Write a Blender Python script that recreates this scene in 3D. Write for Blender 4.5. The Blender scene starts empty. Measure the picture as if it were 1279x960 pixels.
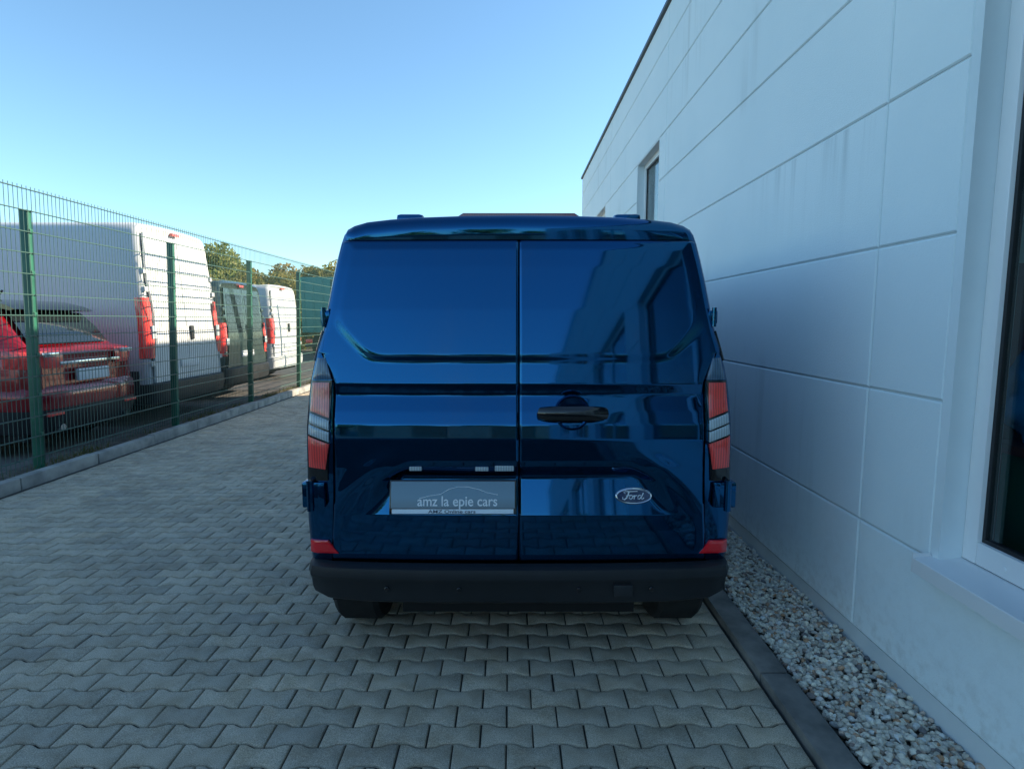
import bpy, bmesh, math, random
import numpy as np
from mathutils import Vector, Matrix, noise
R = math.radians
SC = bpy.context.scene
COL = SC.collection
random.seed(7)
RNG = np.random.default_rng(11)

# ------------------------------------------------------------------ camera
F_PX, CAM_H = 720.0, 1.55
PITCH = math.atan(80 / 720)
cam_d = bpy.data.cameras.new('camera')
cam = bpy.data.objects.new('camera', cam_d)
COL.objects.link(cam)
cam.location = (0, 0, CAM_H)
cam.rotation_euler = (math.pi / 2 - PITCH, 0, 0)
cam_d.sensor_width = 36
cam_d.lens = F_PX / 1279 * 36
cam_d.clip_start = 0.05
cam_d.clip_end = 3000
SC.camera = cam

# ------------------------------------------------------------------ sky, sun, exposure
SUN_EL, SUN_AZ = 27.0, 72.0          # azimuth clockwise from +Y
world = bpy.data.worlds.new('World')
SC.world = world
world.use_nodes = True
wn, wl = world.node_tree.nodes, world.node_tree.links
bg = wn['Background']
sky = wn.new('ShaderNodeTexSky')
sky.sky_type = 'NISHITA'
sky.sun_disc = False
sky.sun_elevation = R(SUN_EL)
sky.sun_rotation = R(SUN_AZ)
sky.altitude = 100
sky.air_density = 1.0
sky.dust_density = 0.35
sky.ozone_density = 1.8
wb = wn.new('ShaderNodeMix')            # camera white balance: the whole sky a little towards cyan
wb.data_type = 'RGBA'
wb.blend_type = 'MULTIPLY'
wb.inputs[0].default_value = 1.0
wb.inputs[7].default_value = (0.77, 0.97, 1.0, 1)
wl.new(sky.outputs[0], wb.inputs[6])
wl.new(wb.outputs[2], bg.inputs['Color'])
bg.inputs['Strength'].default_value = 0.112

sun_d = bpy.data.lights.new('sun', 'SUN')
sun_d.energy = 5.0
sun_d.angle = R(0.5)
sun_d.color = (1.0, 0.84, 0.62)
sun = bpy.data.objects.new('sun', sun_d)
COL.objects.link(sun)
sdir = Vector((math.sin(R(SUN_AZ)) * math.cos(R(SUN_EL)), math.cos(R(SUN_AZ)) * math.cos(R(SUN_EL)), math.sin(R(SUN_EL))))
sun.rotation_euler = sdir.to_track_quat('Z', 'Y').to_euler()
sun.location = sdir * 40

SC.view_settings.view_transform = 'Standard'
SC.view_settings.look = 'None'
SC.view_settings.gamma = 1
SC.view_settings.exposure = 1.3
SC.view_settings.use_curve_mapping = False
SC.render.engine = 'CYCLES'
SC.cycles.max_bounces = 8
SC.cycles.transparent_max_bounces = 24
SC.cycles.use_denoising = True

# ------------------------------------------------------------------ materials
MATS = {}


def principled(name, col, rough=0.6, metal=0.0, coat=0.0, coat_rough=0.05, spec=0.5):
    m = bpy.data.materials.new(name)
    m.use_nodes = True
    b = m.node_tree.nodes['Principled BSDF']
    b.inputs['Base Color'].default_value = (*col, 1)
    b.inputs['Roughness'].default_value = rough
    b.inputs['Metallic'].default_value = metal
    b.inputs['Coat Weight'].default_value = coat
    b.inputs['Coat Roughness'].default_value = coat_rough
    b.inputs['Specular IOR Level'].default_value = spec
    MATS[name] = m
    return m


def nodes_of(m):
    return m.node_tree.nodes, m.node_tree.links, m.node_tree.nodes['Principled BSDF']


def add_noise(N, L, scale, detail=4, coord='Object', mapscale=None, rough=0.55):
    tc = N.new('ShaderNodeTexCoord')
    src = tc.outputs[coord]
    if coord == 'World':
        pass
    if mapscale:
        mp = N.new('ShaderNodeMapping')
        mp.inputs['Scale'].default_value = mapscale
        L.new(src, mp.inputs[0])
        src = mp.outputs[0]
    n = N.new('ShaderNodeTexNoise')
    n.inputs['Scale'].default_value = scale
    n.inputs['Detail'].default_value = detail
    n.inputs['Roughness'].default_value = rough
    L.new(src, n.inputs['Vector'])
    return n


def geo_noise(N, L, scale, detail=4, mapscale=None, rough=0.55):
    g = N.new('ShaderNodeNewGeometry')
    src = g.outputs['Position']
    if mapscale:
        mp = N.new('ShaderNodeMapping')
        mp.inputs['Scale'].default_value = mapscale
        L.new(src, mp.inputs[0])
        src = mp.outputs[0]
    n = N.new('ShaderNodeTexNoise')
    n.inputs['Scale'].default_value = scale
    n.inputs['Detail'].default_value = detail
    n.inputs['Roughness'].default_value = rough
    L.new(src, n.inputs['Vector'])
    return n


def ramp(N, L, src, stops):
    r = N.new('ShaderNodeValToRGB')
    cr = r.color_ramp
    while len(cr.elements) < len(stops):
        cr.elements.new(0.5)
    for e, (p, c) in zip(cr.elements, stops):
        e.position = p
        e.color = (*c, 1) if len(c) == 3 else c
    L.new(src, r.inputs[0])
    return r


def mixc(N, L, a, b, fac, mode='MIX'):
    mx = N.new('ShaderNodeMix')
    mx.data_type = 'RGBA'
    mx.blend_type = mode
    for sock, v in ((mx.inputs[6], a), (mx.inputs[7], b), (mx.inputs[0], fac)):
        if hasattr(v, 'links'):
            L.new(v, sock)
        elif isinstance(v, (int, float)):
            sock.default_value = v
        else:
            sock.default_value = (*v, 1)
    return mx.outputs[2]


def bump(N, L, b, src, strength, dist):
    bp = N.new('ShaderNodeBump')
    bp.inputs['Strength'].default_value = strength
    bp.inputs['Distance'].default_value = dist
    L.new(src, bp.inputs['Height'])
    L.new(bp.outputs[0], b.inputs['Normal'])
    return bp


def g3(v):
    return (v, v, v)


def paver_mat(name, per_object):
    m = principled(name, (0.2, 0.2, 0.2), 0.85, spec=0.3)
    N, L, b = nodes_of(m)
    if per_object:
        rnd = N.new('ShaderNodeObjectInfo').outputs['Random']
    else:
        rnd = N.new('ShaderNodeNewGeometry').outputs['Random Per Island']
    tone = ramp(N, L, rnd, [(0, (0.43, 0.378, 0.300)), (0.30, (0.49, 0.425, 0.332)), (0.55, (0.52, 0.448, 0.348)),
                            (0.85, (0.56, 0.475, 0.36)), (0.97, (0.40, 0.358, 0.295)), (1, (0.60, 0.47, 0.32))])
    big = geo_noise(N, L, 1.6, 5)
    bigr = ramp(N, L, big.outputs[0], [(0.3, g3(0.82)), (0.7, g3(1.1))])
    c1 = mixc(N, L, tone.outputs[0], bigr.outputs[0], 1.0, 'MULTIPLY')
    sp = geo_noise(N, L, 330, 3)
    spr = ramp(N, L, sp.outputs[0], [(0.33, g3(0.45)), (0.5, g3(0.95)), (0.68, g3(1.6))])
    c2 = mixc(N, L, c1, spr.outputs[0], 0.75, 'MULTIPLY')
    dirt = geo_noise(N, L, 9, 6)
    dr = ramp(N, L, dirt.outputs[0], [(0.42, g3(1)), (0.64, (0.60, 0.53, 0.42))])
    c3 = mixc(N, L, c2, dr.outputs[0], 0.45, 'MULTIPLY')
    L.new(c3, b.inputs['Base Color'])
    bump(N, L, b, sp.outputs[0], 0.7, 0.004)
    return m


paver_mat('paver_single', True)
paver_mat('paver_mass', False)


def noisy(name, a, b_, scale, rough=0.8, bscale=None, bstr=0.3, bdist=0.004, lo=0.35, hi=0.65, spec=0.4, mapscale=None):
    m = principled(name, a, rough, spec=spec)
    N, L, b = nodes_of(m)
    n = geo_noise(N, L, scale, 6, mapscale)
    r = ramp(N, L, n.outputs[0], [(lo, a), (hi, b_)])
    L.new(r.outputs[0], b.inputs['Base Color'])
    if bscale:
        n2 = geo_noise(N, L, bscale, 4)
        bump(N, L, b, n2.outputs[0], bstr, bdist)
    return m


noisy('joint_sand', (0.025, 0.024, 0.022), (0.06, 0.055, 0.046), 14, 0.95, 300, 0.6, 0.003)
noisy('asphalt', (0.08, 0.08, 0.08), (0.13, 0.125, 0.12), 5, 0.9, 180, 0.6, 0.006)
noisy('verge_soil', (0.05, 0.048, 0.042), (0.12, 0.11, 0.09), 9, 0.95, 60, 0.8, 0.02)
noisy('kerb_dark', (0.11, 0.107, 0.10), (0.23, 0.215, 0.195), 7, 0.85, 240, 0.6, 0.003)
noisy('kerb_pale', (0.20, 0.20, 0.19), (0.36, 0.35, 0.32), 5, 0.85, 220, 0.6, 0.003)
noisy('far_field', (0.09, 0.10, 0.05), (0.16, 0.15, 0.08), 0.4, 0.95)

# render on the facade: fine plaster grain plus run-off stains
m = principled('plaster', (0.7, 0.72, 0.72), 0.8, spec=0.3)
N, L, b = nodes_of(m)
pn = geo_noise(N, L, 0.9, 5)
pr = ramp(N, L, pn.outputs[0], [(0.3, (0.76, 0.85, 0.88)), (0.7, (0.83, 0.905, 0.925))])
streak = geo_noise(N, L, 3.2, 6, (1, 2.4, 0.16))
blot = geo_noise(N, L, 0.75, 3, (1, 1, 0.8))
sr = ramp(N, L, streak.outputs[0], [(0.50, g3(0)), (0.72, g3(1))])
br = ramp(N, L, blot.outputs[0], [(0.56, g3(0)), (0.75, g3(0.6))])
mask = mixc(N, L, sr.outputs[0], br.outputs[0], 1.0, 'MULTIPLY')
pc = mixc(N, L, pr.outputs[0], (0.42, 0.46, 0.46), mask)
sp_ = N.new('ShaderNodeSeparateXYZ')
L.new(N.new('ShaderNodeNewGeometry').outputs['Position'], sp_.inputs[0])


def band(src, lo, hi, stops):
    mr = N.new('ShaderNodeMapRange')
    mr.inputs[1].default_value, mr.inputs[2].default_value = lo, hi
    L.new(src, mr.inputs[0])
    return ramp(N, L, mr.outputs[0], stops).outputs[0]


# one rain stain that runs down from a panel joint, and splash dirt over the plinth
zy = band(sp_.outputs[1], 2.5, 4.2, [(0, g3(0)), (0.25, g3(0.9)), (0.55, g3(0.7)), (1, g3(0))])
zz_m = band(sp_.outputs[2], 1.9, 2.486, [(0, g3(0)), (0.55, g3(0.25)), (0.97, g3(1)), (1, g3(0))])
st = geo_noise(N, L, 7.0, 5, (1, 2.6, 0.10))
stm = ramp(N, L, st.outputs[0], [(0.46, g3(0)), (0.72, g3(0.75))])
mk = mixc(N, L, mixc(N, L, zy, zz_m, 1.0, 'MULTIPLY'), stm.outputs[0], 1.0, 'MULTIPLY')
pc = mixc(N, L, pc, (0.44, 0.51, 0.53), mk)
zs_m = band(sp_.outputs[2], 0.05, 0.75, [(0, g3(0.40)), (0.35, g3(0.10)), (1, g3(0))])
sn = geo_noise(N, L, 26, 8)
snm = ramp(N, L, sn.outputs[0], [(0.45, g3(0)), (0.7, g3(1))])
pc = mixc(N, L, pc, (0.40, 0.40, 0.37), mixc(N, L, zs_m, snm.outputs[0], 1.0, 'MULTIPLY'))
L.new(pc, b.inputs['Base Color'])
pg = geo_noise(N, L, 150, 5, (1, 1, 1.6))
bump(N, L, b, pg.outputs[0], 0.55, 0.004)
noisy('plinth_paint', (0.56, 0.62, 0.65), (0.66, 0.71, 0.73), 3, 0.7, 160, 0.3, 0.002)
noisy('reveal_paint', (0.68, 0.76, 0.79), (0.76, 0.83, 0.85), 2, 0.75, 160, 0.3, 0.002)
principled('joint_dark', (0.58, 0.64, 0.66), 0.9)
principled('coping', (0.07, 0.075, 0.08), 0.45, 0.6)
principled('pvc_white', (0.80, 0.81, 0.82), 0.3)
principled('gasket', (0.015, 0.017, 0.02), 0.5)
principled('sill_metal', (0.74, 0.75, 0.76), 0.35)
principled('room_wall', (0.55, 0.58, 0.55), 0.9)
principled('room_floor', (0.32, 0.30, 0.27), 0.6)
principled('room_blue', (0.04, 0.30, 0.68), 0.8)
principled('room_brown', (0.20, 0.06, 0.045), 0.6)
principled('room_green', (0.03, 0.12, 0.07), 0.8)


def glass(name, tint, ior=1.45, rough=0.0):
    m = bpy.data.materials.new(name)
    m.use_nodes = True
    N, L = m.node_tree.nodes, m.node_tree.links
    N.remove(N['Principled BSDF'])
    out = N['Material Output']
    tr = N.new('ShaderNodeBsdfTransparent')
    tr.inputs[0].default_value = (*tint, 1)
    gl = N.new('ShaderNodeBsdfGlossy')
    gl.inputs['Roughness'].default_value = rough
    gl.inputs[0].default_value = (1, 1, 1, 1)
    lw = N.new('ShaderNodeLayerWeight')     # Schlick reflectance, the same from both faces of the pane
    lw.inputs[0].default_value = 0.5
    pw = N.new('ShaderNodeMath')
    pw.operation = 'POWER'
    pw.inputs[1].default_value = 5.0
    L.new(lw.outputs['Facing'], pw.inputs[0])
    fr = N.new('ShaderNodeMath')
    fr.operation = 'MULTIPLY_ADD'
    f0 = ((ior - 1) / (ior + 1)) ** 2
    fr.inputs[1].default_value = 1 - f0
    fr.inputs[2].default_value = f0
    L.new(pw.outputs[0], fr.inputs[0])
    mx = N.new('ShaderNodeMixShader')
    L.new(fr.outputs[0], mx.inputs[0])
    L.new(tr.outputs[0], mx.inputs[1])
    L.new(gl.outputs[0], mx.inputs[2])
    L.new(mx.outputs[0], out.inputs[0])
    MATS[name] = m
    return m


glass('pane_glass', (0.80, 0.90, 0.90), 1.55)
principled('car_glass', (0.012, 0.018, 0.022), 0.03, 0, 0.5)

# vehicle paints
m = principled('navy_paint', (0.0002, 0.076, 0.195), 0.05, 0.94, 0.30, 0.01)
N, L, b = nodes_of(m)
fl = add_noise(N, L, 900, 2)
du = add_noise(N, L, 2.2, 6)
dur = ramp(N, L, du.outputs[0], [(0.35, g3(0.03)), (0.75, g3(0.085))])
L.new(dur.outputs[0], b.inputs['Roughness'])
principled('red_paint', (0.24, 0.005, 0.011), 0.25, 0.25, 1.0, 0.02)
principled('white_paint', (0.54, 0.57, 0.59), 0.5, 0, 0.15, 0.03)
principled('grey_green_paint', (0.05, 0.085, 0.085), 0.3, 0.5, 1.0, 0.03)
principled('teal_panel', (0.03, 0.24, 0.22), 0.55)
noisy('black_plastic', (0.014, 0.016, 0.019), (0.022, 0.024, 0.028), 3, 0.5, 700, 0.2, 0.0006)
principled('gloss_black', (0.006, 0.007, 0.009), 0.12, 0, 0.5)
noisy('tyre_rubber', (0.010, 0.010, 0.011), (0.022, 0.022, 0.022), 12, 0.85, 120, 0.3, 0.002)
principled('rim_metal', (0.30, 0.31, 0.32), 0.35, 0.9)
principled('chrome', (0.65, 0.67, 0.7), 0.12, 1.0)
principled('under_dark', (0.01, 0.01, 0.011), 0.9)


def lens(name, col, rough=0.06):
    m = principled(name, col, 0.3, 0, 1.0, rough)
    N, L, b = nodes_of(m)
    w = N.new('ShaderNodeTexWave')
    w.inputs['Scale'].default_value = 28
    w.inputs['Distortion'].default_value = 0.6
    tc = N.new('ShaderNodeTexCoord')
    L.new(tc.outputs['Object'], w.inputs[0])
    r = ramp(N, L, w.outputs[0], [(0, tuple(c * 0.7 for c in col)), (1, tuple(min(1, c * 1.15) for c in col))])
    L.new(r.outputs[0], b.inputs['Base Color'])
    bump(N, L, b, w.outputs[0], 0.15, 0.002)
    return m


lens('lens_red', (0.88, 0.07, 0.06))
lens('lens_pale_red', (0.85, 0.24, 0.20))
lens('lens_dark_red', (0.30, 0.07, 0.09))
lens('lens_clear', (0.42, 0.50, 0.54))
lens('lens_smoke', (0.07, 0.14, 0.22))
principled('reflector_red', (0.75, 0.010, 0.02), 0.15, 0, 1.0)
m = principled('plate_print_sky', (0.05, 0.1, 0.15), 0.12, 0.0, 0.7, 0.02)
N, L, b = nodes_of(m)
tc = N.new('ShaderNodeTexCoord')
sx = N.new('ShaderNodeSeparateXYZ')
L.new(tc.outputs['Object'], sx.inputs[0])
r = ramp(N, L, sx.outputs[2], [(0.69, (0.025, 0.045, 0.075)), (0.77, (0.07, 0.17, 0.26))])  # sky reflection painted into the print, paler blue towards the top
L.new(r.outputs[0], b.inputs['Base Color'])
principled('plate_strip', (0.72, 0.80, 0.86), 0.3)
principled('letter_white', (0.80, 0.84, 0.88), 0.35)
principled('letter_dark', (0.03, 0.05, 0.09), 0.4)
principled('badge_blue', (0.004, 0.02, 0.09), 0.15, 0.3, 1.0)
principled('plate_white', (0.62, 0.66, 0.70), 0.4)
noisy('fence_green', (0.012, 0.095, 0.062), (0.020, 0.135, 0.085), 6, 0.42)
principled('wire_green', (0.045, 0.105, 0.090), 0.4)
principled('wire_zinc', (0.10, 0.16, 0.14), 0.4, 0.4)
noisy('bark', (0.06, 0.045, 0.03), (0.14, 0.11, 0.08), 8, 0.95, 30, 0.8, 0.02)


def leaf_mat(name, cols):
    m = principled(name, cols[0], 0.6, spec=0.3)
    N, L, b = nodes_of(m)
    rnd = N.new('ShaderNodeNewGeometry').outputs['Random Per Island']
    r = ramp(N, L, rnd, [(i / (len(cols) - 1), c) for i, c in enumerate(cols)])
    L.new(r.outputs[0], b.inputs['Base Color'])
    tl = N.new('ShaderNodeBsdfTranslucent')
    L.new(r.outputs[0], tl.inputs[0])
    ms = N.new('ShaderNodeMixShader')
    ms.inputs[0].default_value = 0.45
    L.new(b.outputs[0], ms.inputs[1])
    L.new(tl.outputs[0], ms.inputs[2])
    L.new(ms.outputs[0], N['Material Output'].inputs[0])
    return m


leaf_mat('leaf_green', [(0.17, 0.22, 0.06), (0.22, 0.26, 0.08), (0.30, 0.30, 0.10), (0.18, 0.225, 0.07)])
leaf_mat('leaf_ochre', [(0.22, 0.18, 0.06), (0.30, 0.22, 0.07), (0.17, 0.17, 0.06), (0.33, 0.23, 0.09)])
leaf_mat('leaf_mixed', [(0.22, 0.22, 0.07), (0.30, 0.26, 0.08), (0.17, 0.20, 0.06), (0.33, 0.26, 0.09)])
leaf_mat('grass_dry', [(0.10, 0.10, 0.04), (0.16, 0.14, 0.06), (0.07, 0.09, 0.03)])
m = principled('gravel_stone', (0.4, 0.4, 0.38), 0.75, spec=0.35)
N, L, b = nodes_of(m)
rnd = N.new('ShaderNodeNewGeometry').outputs['Random Per Island']
r = ramp(N, L, rnd, [(0, (0.74, 0.67, 0.55)), (0.2, (0.84, 0.75, 0.60)), (0.38, (0.52, 0.48, 0.42)), (0.55, (0.66, 0.58, 0.46)),
                     (0.70, (0.40, 0.36, 0.31)), (0.80, (0.75, 0.74, 0.70)), (0.90, (0.52, 0.29, 0.16)), (0.95, (0.30, 0.22, 0.17)), (1, (0.15, 0.15, 0.16))])
gn = geo_noise(N, L, 90, 4)
gr = ramp(N, L, gn.outputs[0], [(0.3, g3(0.7)), (0.7, g3(1.15))])
L.new(mixc(N, L, r.outputs[0], gr.outputs[0], 0.8, 'MULTIPLY'), b.inputs['Base Color'])


# ------------------------------------------------------------------ mesh helpers
class MB:
    def __init__(s):
        s.v, s.f = [], []

    def add(s, vs, fs):
        o = len(s.v)
        s.v += [tuple(v) for v in vs]
        s.f += [tuple(i + o for i in f) for f in fs]
        return s

    def box(s, x0, x1, y0, y1, z0, z1, bev=0.0):
        if bev <= 0:
            vs = [(x, y, z) for z in (z0, z1) for y in (y0, y1) for x in (x0, x1)]
            return s.add(vs, [(0, 2, 3, 1), (4, 5, 7, 6), (0, 1, 5, 4), (2, 6, 7, 3), (0, 4, 6, 2), (1, 3, 7, 5)])
        bm = bmesh.new()
        r = bmesh.ops.create_cube(bm, size=1)
        for v in r['verts']:
            v.co = Vector(((x0 + x1) / 2 + v.co.x * (x1 - x0), (y0 + y1) / 2 + v.co.y * (y1 - y0), (z0 + z1) / 2 + v.co.z * (z1 - z0)))
        bmesh.ops.bevel(bm, geom=list(bm.edges), offset=bev, segments=2, profile=0.6, affect='EDGES')
        return s.addbm(bm)

    def addbm(s, bm):
        bm.verts.ensure_lookup_table()
        bm.verts.index_update()
        s.add([v.co[:] for v in bm.verts], [tuple(v.index for v in f.verts) for f in bm.faces])
        bm.free()
        return s

    def tube(s, pts, r, n=6, cap=True, closed=False):
        pts = [Vector(p) for p in pts]
        rs = r if isinstance(r, (list, tuple)) else [r] * len(pts)
        rings = []
        m = len(pts)
        for i, p in enumerate(pts):
            a = pts[(i - 1) % m] if (closed or i > 0) else p
            c = pts[(i + 1) % m] if (closed or i < m - 1) else p
            t = (c - a).normalized()
            u = t.cross(Vector((0, 0, 1)))
            if u.length < 0.05:
                u = t.cross(Vector((0, 1, 0)))
            u.normalize()
            w = t.cross(u)
            rings.append([p + (u * math.cos(2 * math.pi * k / n) + w * math.sin(2 * math.pi * k / n)) * rs[i] for k in range(n)])
        vs = [v for rg in rings for v in rg]
        fs = []
        for i in range(m if closed else m - 1):
            j = (i + 1) % m
            for k in range(n):
                fs.append((i * n + k, i * n + (k + 1) % n, j * n + (k + 1) % n, j * n + k))
        if cap and not closed:
            fs.append(tuple(range(n))[::-1])
            fs.append(tuple((m - 1) * n + k for k in range(n)))
        return s.add(vs, fs)

    def prism(s, poly, axis, a0, a1, inset=0.0):
        """polygon (two coordinates) extruded along axis; a1 end may be inset for a bevelled look"""
        n = len(poly)

        def mk(p, a):
            if axis == 'x':
                return (a, p[0], p[1])
            if axis == 'y':
                return (p[0], a, p[1])
            return (p[0], p[1], a)
        cxp = sum(p[0] for p in poly) / n
        cyp = sum(p[1] for p in poly) / n
        vs = [mk(p, a0) for p in poly]
        if inset:
            am = a1 + (a0 - a1) * 0.35
            vs += [mk(p, am) for p in poly]
            q = []
            for p in poly:
                d = math.hypot(p[0] - cxp, p[1] - cyp) or 1
                q.append((p[0] + (cxp - p[0]) / d * inset, p[1] + (cyp - p[1]) / d * inset))
            vs += [mk(p, a1) for p in q]
            lay = 3
        else:
            vs += [mk(p, a1) for p in poly]
            lay = 2
        fs = [tuple(range(n))[::-1], tuple((lay - 1) * n + k for k in range(n))]
        for l in range(lay - 1):
            for k in range(n):
                fs.append((l * n + k, l * n + (k + 1) % n, (l + 1) * n + (k + 1) % n, (l + 1) * n + k))
        return s.add(vs, fs)

    def lathe(s, prof, axis='x', n=28, c=(0, 0, 0)):
        """profile of (offset along axis, radius)"""
        vs, fs = [], []
        for a, r in prof:
            for k in range(n):
                t = 2 * math.pi * k / n
                u, w = r * math.cos(t), r * math.sin(t)
                vs.append((c[0] + a, c[1] + u, c[2] + w) if axis == 'x' else ((c[0] + u, c[1] + a, c[2] + w) if axis == 'y' else (c[0] + u, c[1] + w, c[2] + a)))
        for i in range(len(prof) - 1):
            for k in range(n):
                fs.append((i * n + k, i * n + (k + 1) % n, (i + 1) * n + (k + 1) % n, (i + 1) * n + k))
        return s.add(vs, fs)

    def grid(s, P):
        """P[i][j] array of points"""
        P = np.asarray(P, float)
        a, b_ = P.shape[:2]
        vs = [tuple(map(float, p)) for p in P.reshape(-1, 3)]
        fs = [(i * b_ + j, i * b_ + j + 1, (i + 1) * b_ + j + 1, (i + 1) * b_ + j) for i in range(a - 1) for j in range(b_ - 1)]
        return s.add(vs, fs)

    def xf(s, fn):
        s.v = [tuple(fn(v)) for v in s.v]
        return s

    def build(s, name, mat, parent=None, smooth=35, fix=True):
        me = bpy.data.meshes.new(name)
        me.from_pydata(s.v, [], s.f)
        if fix:
            bm = bmesh.new()
            bm.from_mesh(me)
            bmesh.ops.recalc_face_normals(bm, faces=bm.faces)
            bm.to_mesh(me)
            bm.free()
        if smooth:
            me.polygons.foreach_set('use_smooth', [True] * len(me.polygons))
            me.set_sharp_from_angle(angle=R(smooth))
        me.materials.append(MATS[mat])
        o = bpy.data.objects.new(name, me)
        COL.objects.link(o)
        o.parent = parent
        return o


def tag(o, label=None, cat=None, group=None, kind=None):
    if label:
        o['label'] = label
    if cat:
        o['category'] = cat
    if group:
        o['group'] = group
    if kind:
        o['kind'] = kind
    return o


def empty(name, loc=(0, 0, 0), rz=0):
    o = bpy.data.objects.new(name, None)
    o.empty_display_size = 0.2
    COL.objects.link(o)
    o.location = loc
    o.rotation_euler = (0, 0, rz)
    return o


def inst(src, name, parent, loc):
    o = src.copy()
    COL.objects.link(o)
    o.name = name
    o.parent = parent
    o.location = loc
    return o


def sm(a, b_, x):
    t = np.clip((x - a) / (b_ - a), 0, 1)
    return t * t * (3 - 2 * t)


def text_obj(name, body, size, mat, parent, loc, extrude=0.001, width=None, shear=0.0, rot_x=math.pi / 2):
    cu = bpy.data.curves.new(name, 'FONT')
    cu.body = body
    cu.size = size
    cu.extrude = extrude
    cu.offset = 0.010 * size
    cu.align_x = 'CENTER'
    cu.shear = shear
    tmp = bpy.data.objects.new(name + '_tmp', cu)
    COL.objects.link(tmp)
    dg = bpy.context.evaluated_depsgraph_get()
    dg.update()
    me = bpy.data.meshes.new_from_object(tmp.evaluated_get(dg))
    bpy.data.objects.remove(tmp)
    bpy.data.curves.remove(cu)
    xs = [v.co.x for v in me.vertices]
    k = width / (max(xs) - min(xs)) if width else 1
    for v in me.vertices:
        v.co.x *= k
    me.materials.clear()
    me.materials.append(MATS[mat])
    o = bpy.data.objects.new(name, me)
    COL.objects.link(o)
    o.parent = parent
    o.location = loc
    o.rotation_euler = (rot_x, 0, 0)
    return o


# ================================================================== SETTING
YARD_X0, YARD_X1 = -4.46, 1.066
WALL_X = 1.63
g = MB()
g.box(-400, 400, -400, 400, -0.4, -0.10)
tag(g.build('ground', 'far_field', smooth=0), kind='structure')
g = MB()
g.box(-70, -4.66, -45, 60, -0.097, 0.03)
lot = tag(g.build('parking_lot', 'asphalt', smooth=0), kind='structure')
g = MB()
g.box(-5.02, -4.66, -20, 34, 0.01, 0.06)
tag(g.build('verge', 'verge_soil', smooth=0), kind='structure')
g = MB()
g.box(-4.53, 1.07, -40, 40, -0.097, -0.0105)
yard = tag(g.build('paved_yard', 'joint_sand', smooth=0), kind='structure')

# ---- pavers (bone-shaped interlocking stones)
PW, PD, GAP = 0.1975, 0.1073, 0.0058
AMP = 0.0088


def paver_outline(x0=-0.5, x1=0.5):
    """half-open outline in stone units; returns list of (x,y)"""
    brk = [-0.5, -0.36, -0.33, -0.17, -0.14, 0.14, 0.17, 0.33, 0.36, 0.5]

    def e(t):
        a = abs(t)
        return AMP * (1 if a > 0.36 else (-1 if a < 0.14 else math.cos((a - 0.14) / 0.22 * math.pi) * -1))
    ts = [t for t in brk if x0 < t < x1]
    ts = [x0] + ts + [x1]
    top = [(t * PW, PD / 2 + e(t)) for t in ts]
    bot = [(t * PW, -PD / 2 - e(t)) for t in ts]
    return bot + top[::-1]


def inset_poly(p, d):
    n = len(p)
    out = []
    for i in range(n):
        a, b_, c = Vector(p[i - 1]), Vector(p[i]), Vector(p[(i + 1) % n])
        u, w = (b_ - a).normalized(), (c - b_).normalized()
        n1, n2 = Vector((-u.y, u.x)), Vector((-w.y, w.x))
        nn = (n1 + n2)
        if nn.length < 1e-6:
            nn = n1
        nn.normalize()
        k = d / max(0.4, nn.dot(n1))
        out.append((b_.x + nn.x * k, b_.y + nn.y * k))
    return out


def paver_mesh(x0, x1):
    o = inset_poly(paver_outline(x0, x1), GAP / 2)
    i1 = inset_poly(o, 0.0028)
    i2 = inset_poly(o, 0.006)
    n = len(o)
    vs = [(x, y, -0.03) for x, y in o] + [(x, y, -0.006) for x, y in o] + [(x, y, -0.0018) for x, y in i1] + [(x, y, 0.0) for x, y in i2]
    fs = []
    for l in range(3):
        for k in range(n):
            fs.append((l * n + k, l * n + (k + 1) % n, (l + 1) * n + (k + 1) % n, (l + 1) * n + k))
    fs.append(tuple(3 * n + k for k in range(n)))
    return vs, fs


PAV = {'full': paver_mesh(-0.5, 0.5), 'right': paver_mesh(-0.5, 0.0), 'left': paver_mesh(0.0, 0.5)}
PAV_ME = {}
for k, (vs, fs) in PAV.items():
    PAV_ME[k] = MB().add(vs, fs)
ROW0_Y = 2.014
stones = []
for r_ in range(-14, 150):
    y = ROW0_Y + r_ * PD
    if r_ % 2 == 0:
        for i in range(28):
            stones.append(('full', YARD_X1 - (i + 0.5) * PW, y))
    else:
        stones.append(('right', YARD_X1, y))
        for i in range(27):
            stones.append(('full', YARD_X1 - (i + 1) * PW, y))
        stones.append(('left', YARD_X1 - 28 * PW, y))


def vis(sx_, sy_):
    if sy_ < 1.75 or (abs(sx_ - 0.03) < 1.0 and sy_ > 2.95):
        return 1e9
    da = sy_ * math.cos(PITCH) + CAM_H * math.sin(PITCH)
    if abs(sx_) * F_PX / da > 660:
        return 1e9
    return math.hypot(sx_, sy_)


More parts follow.
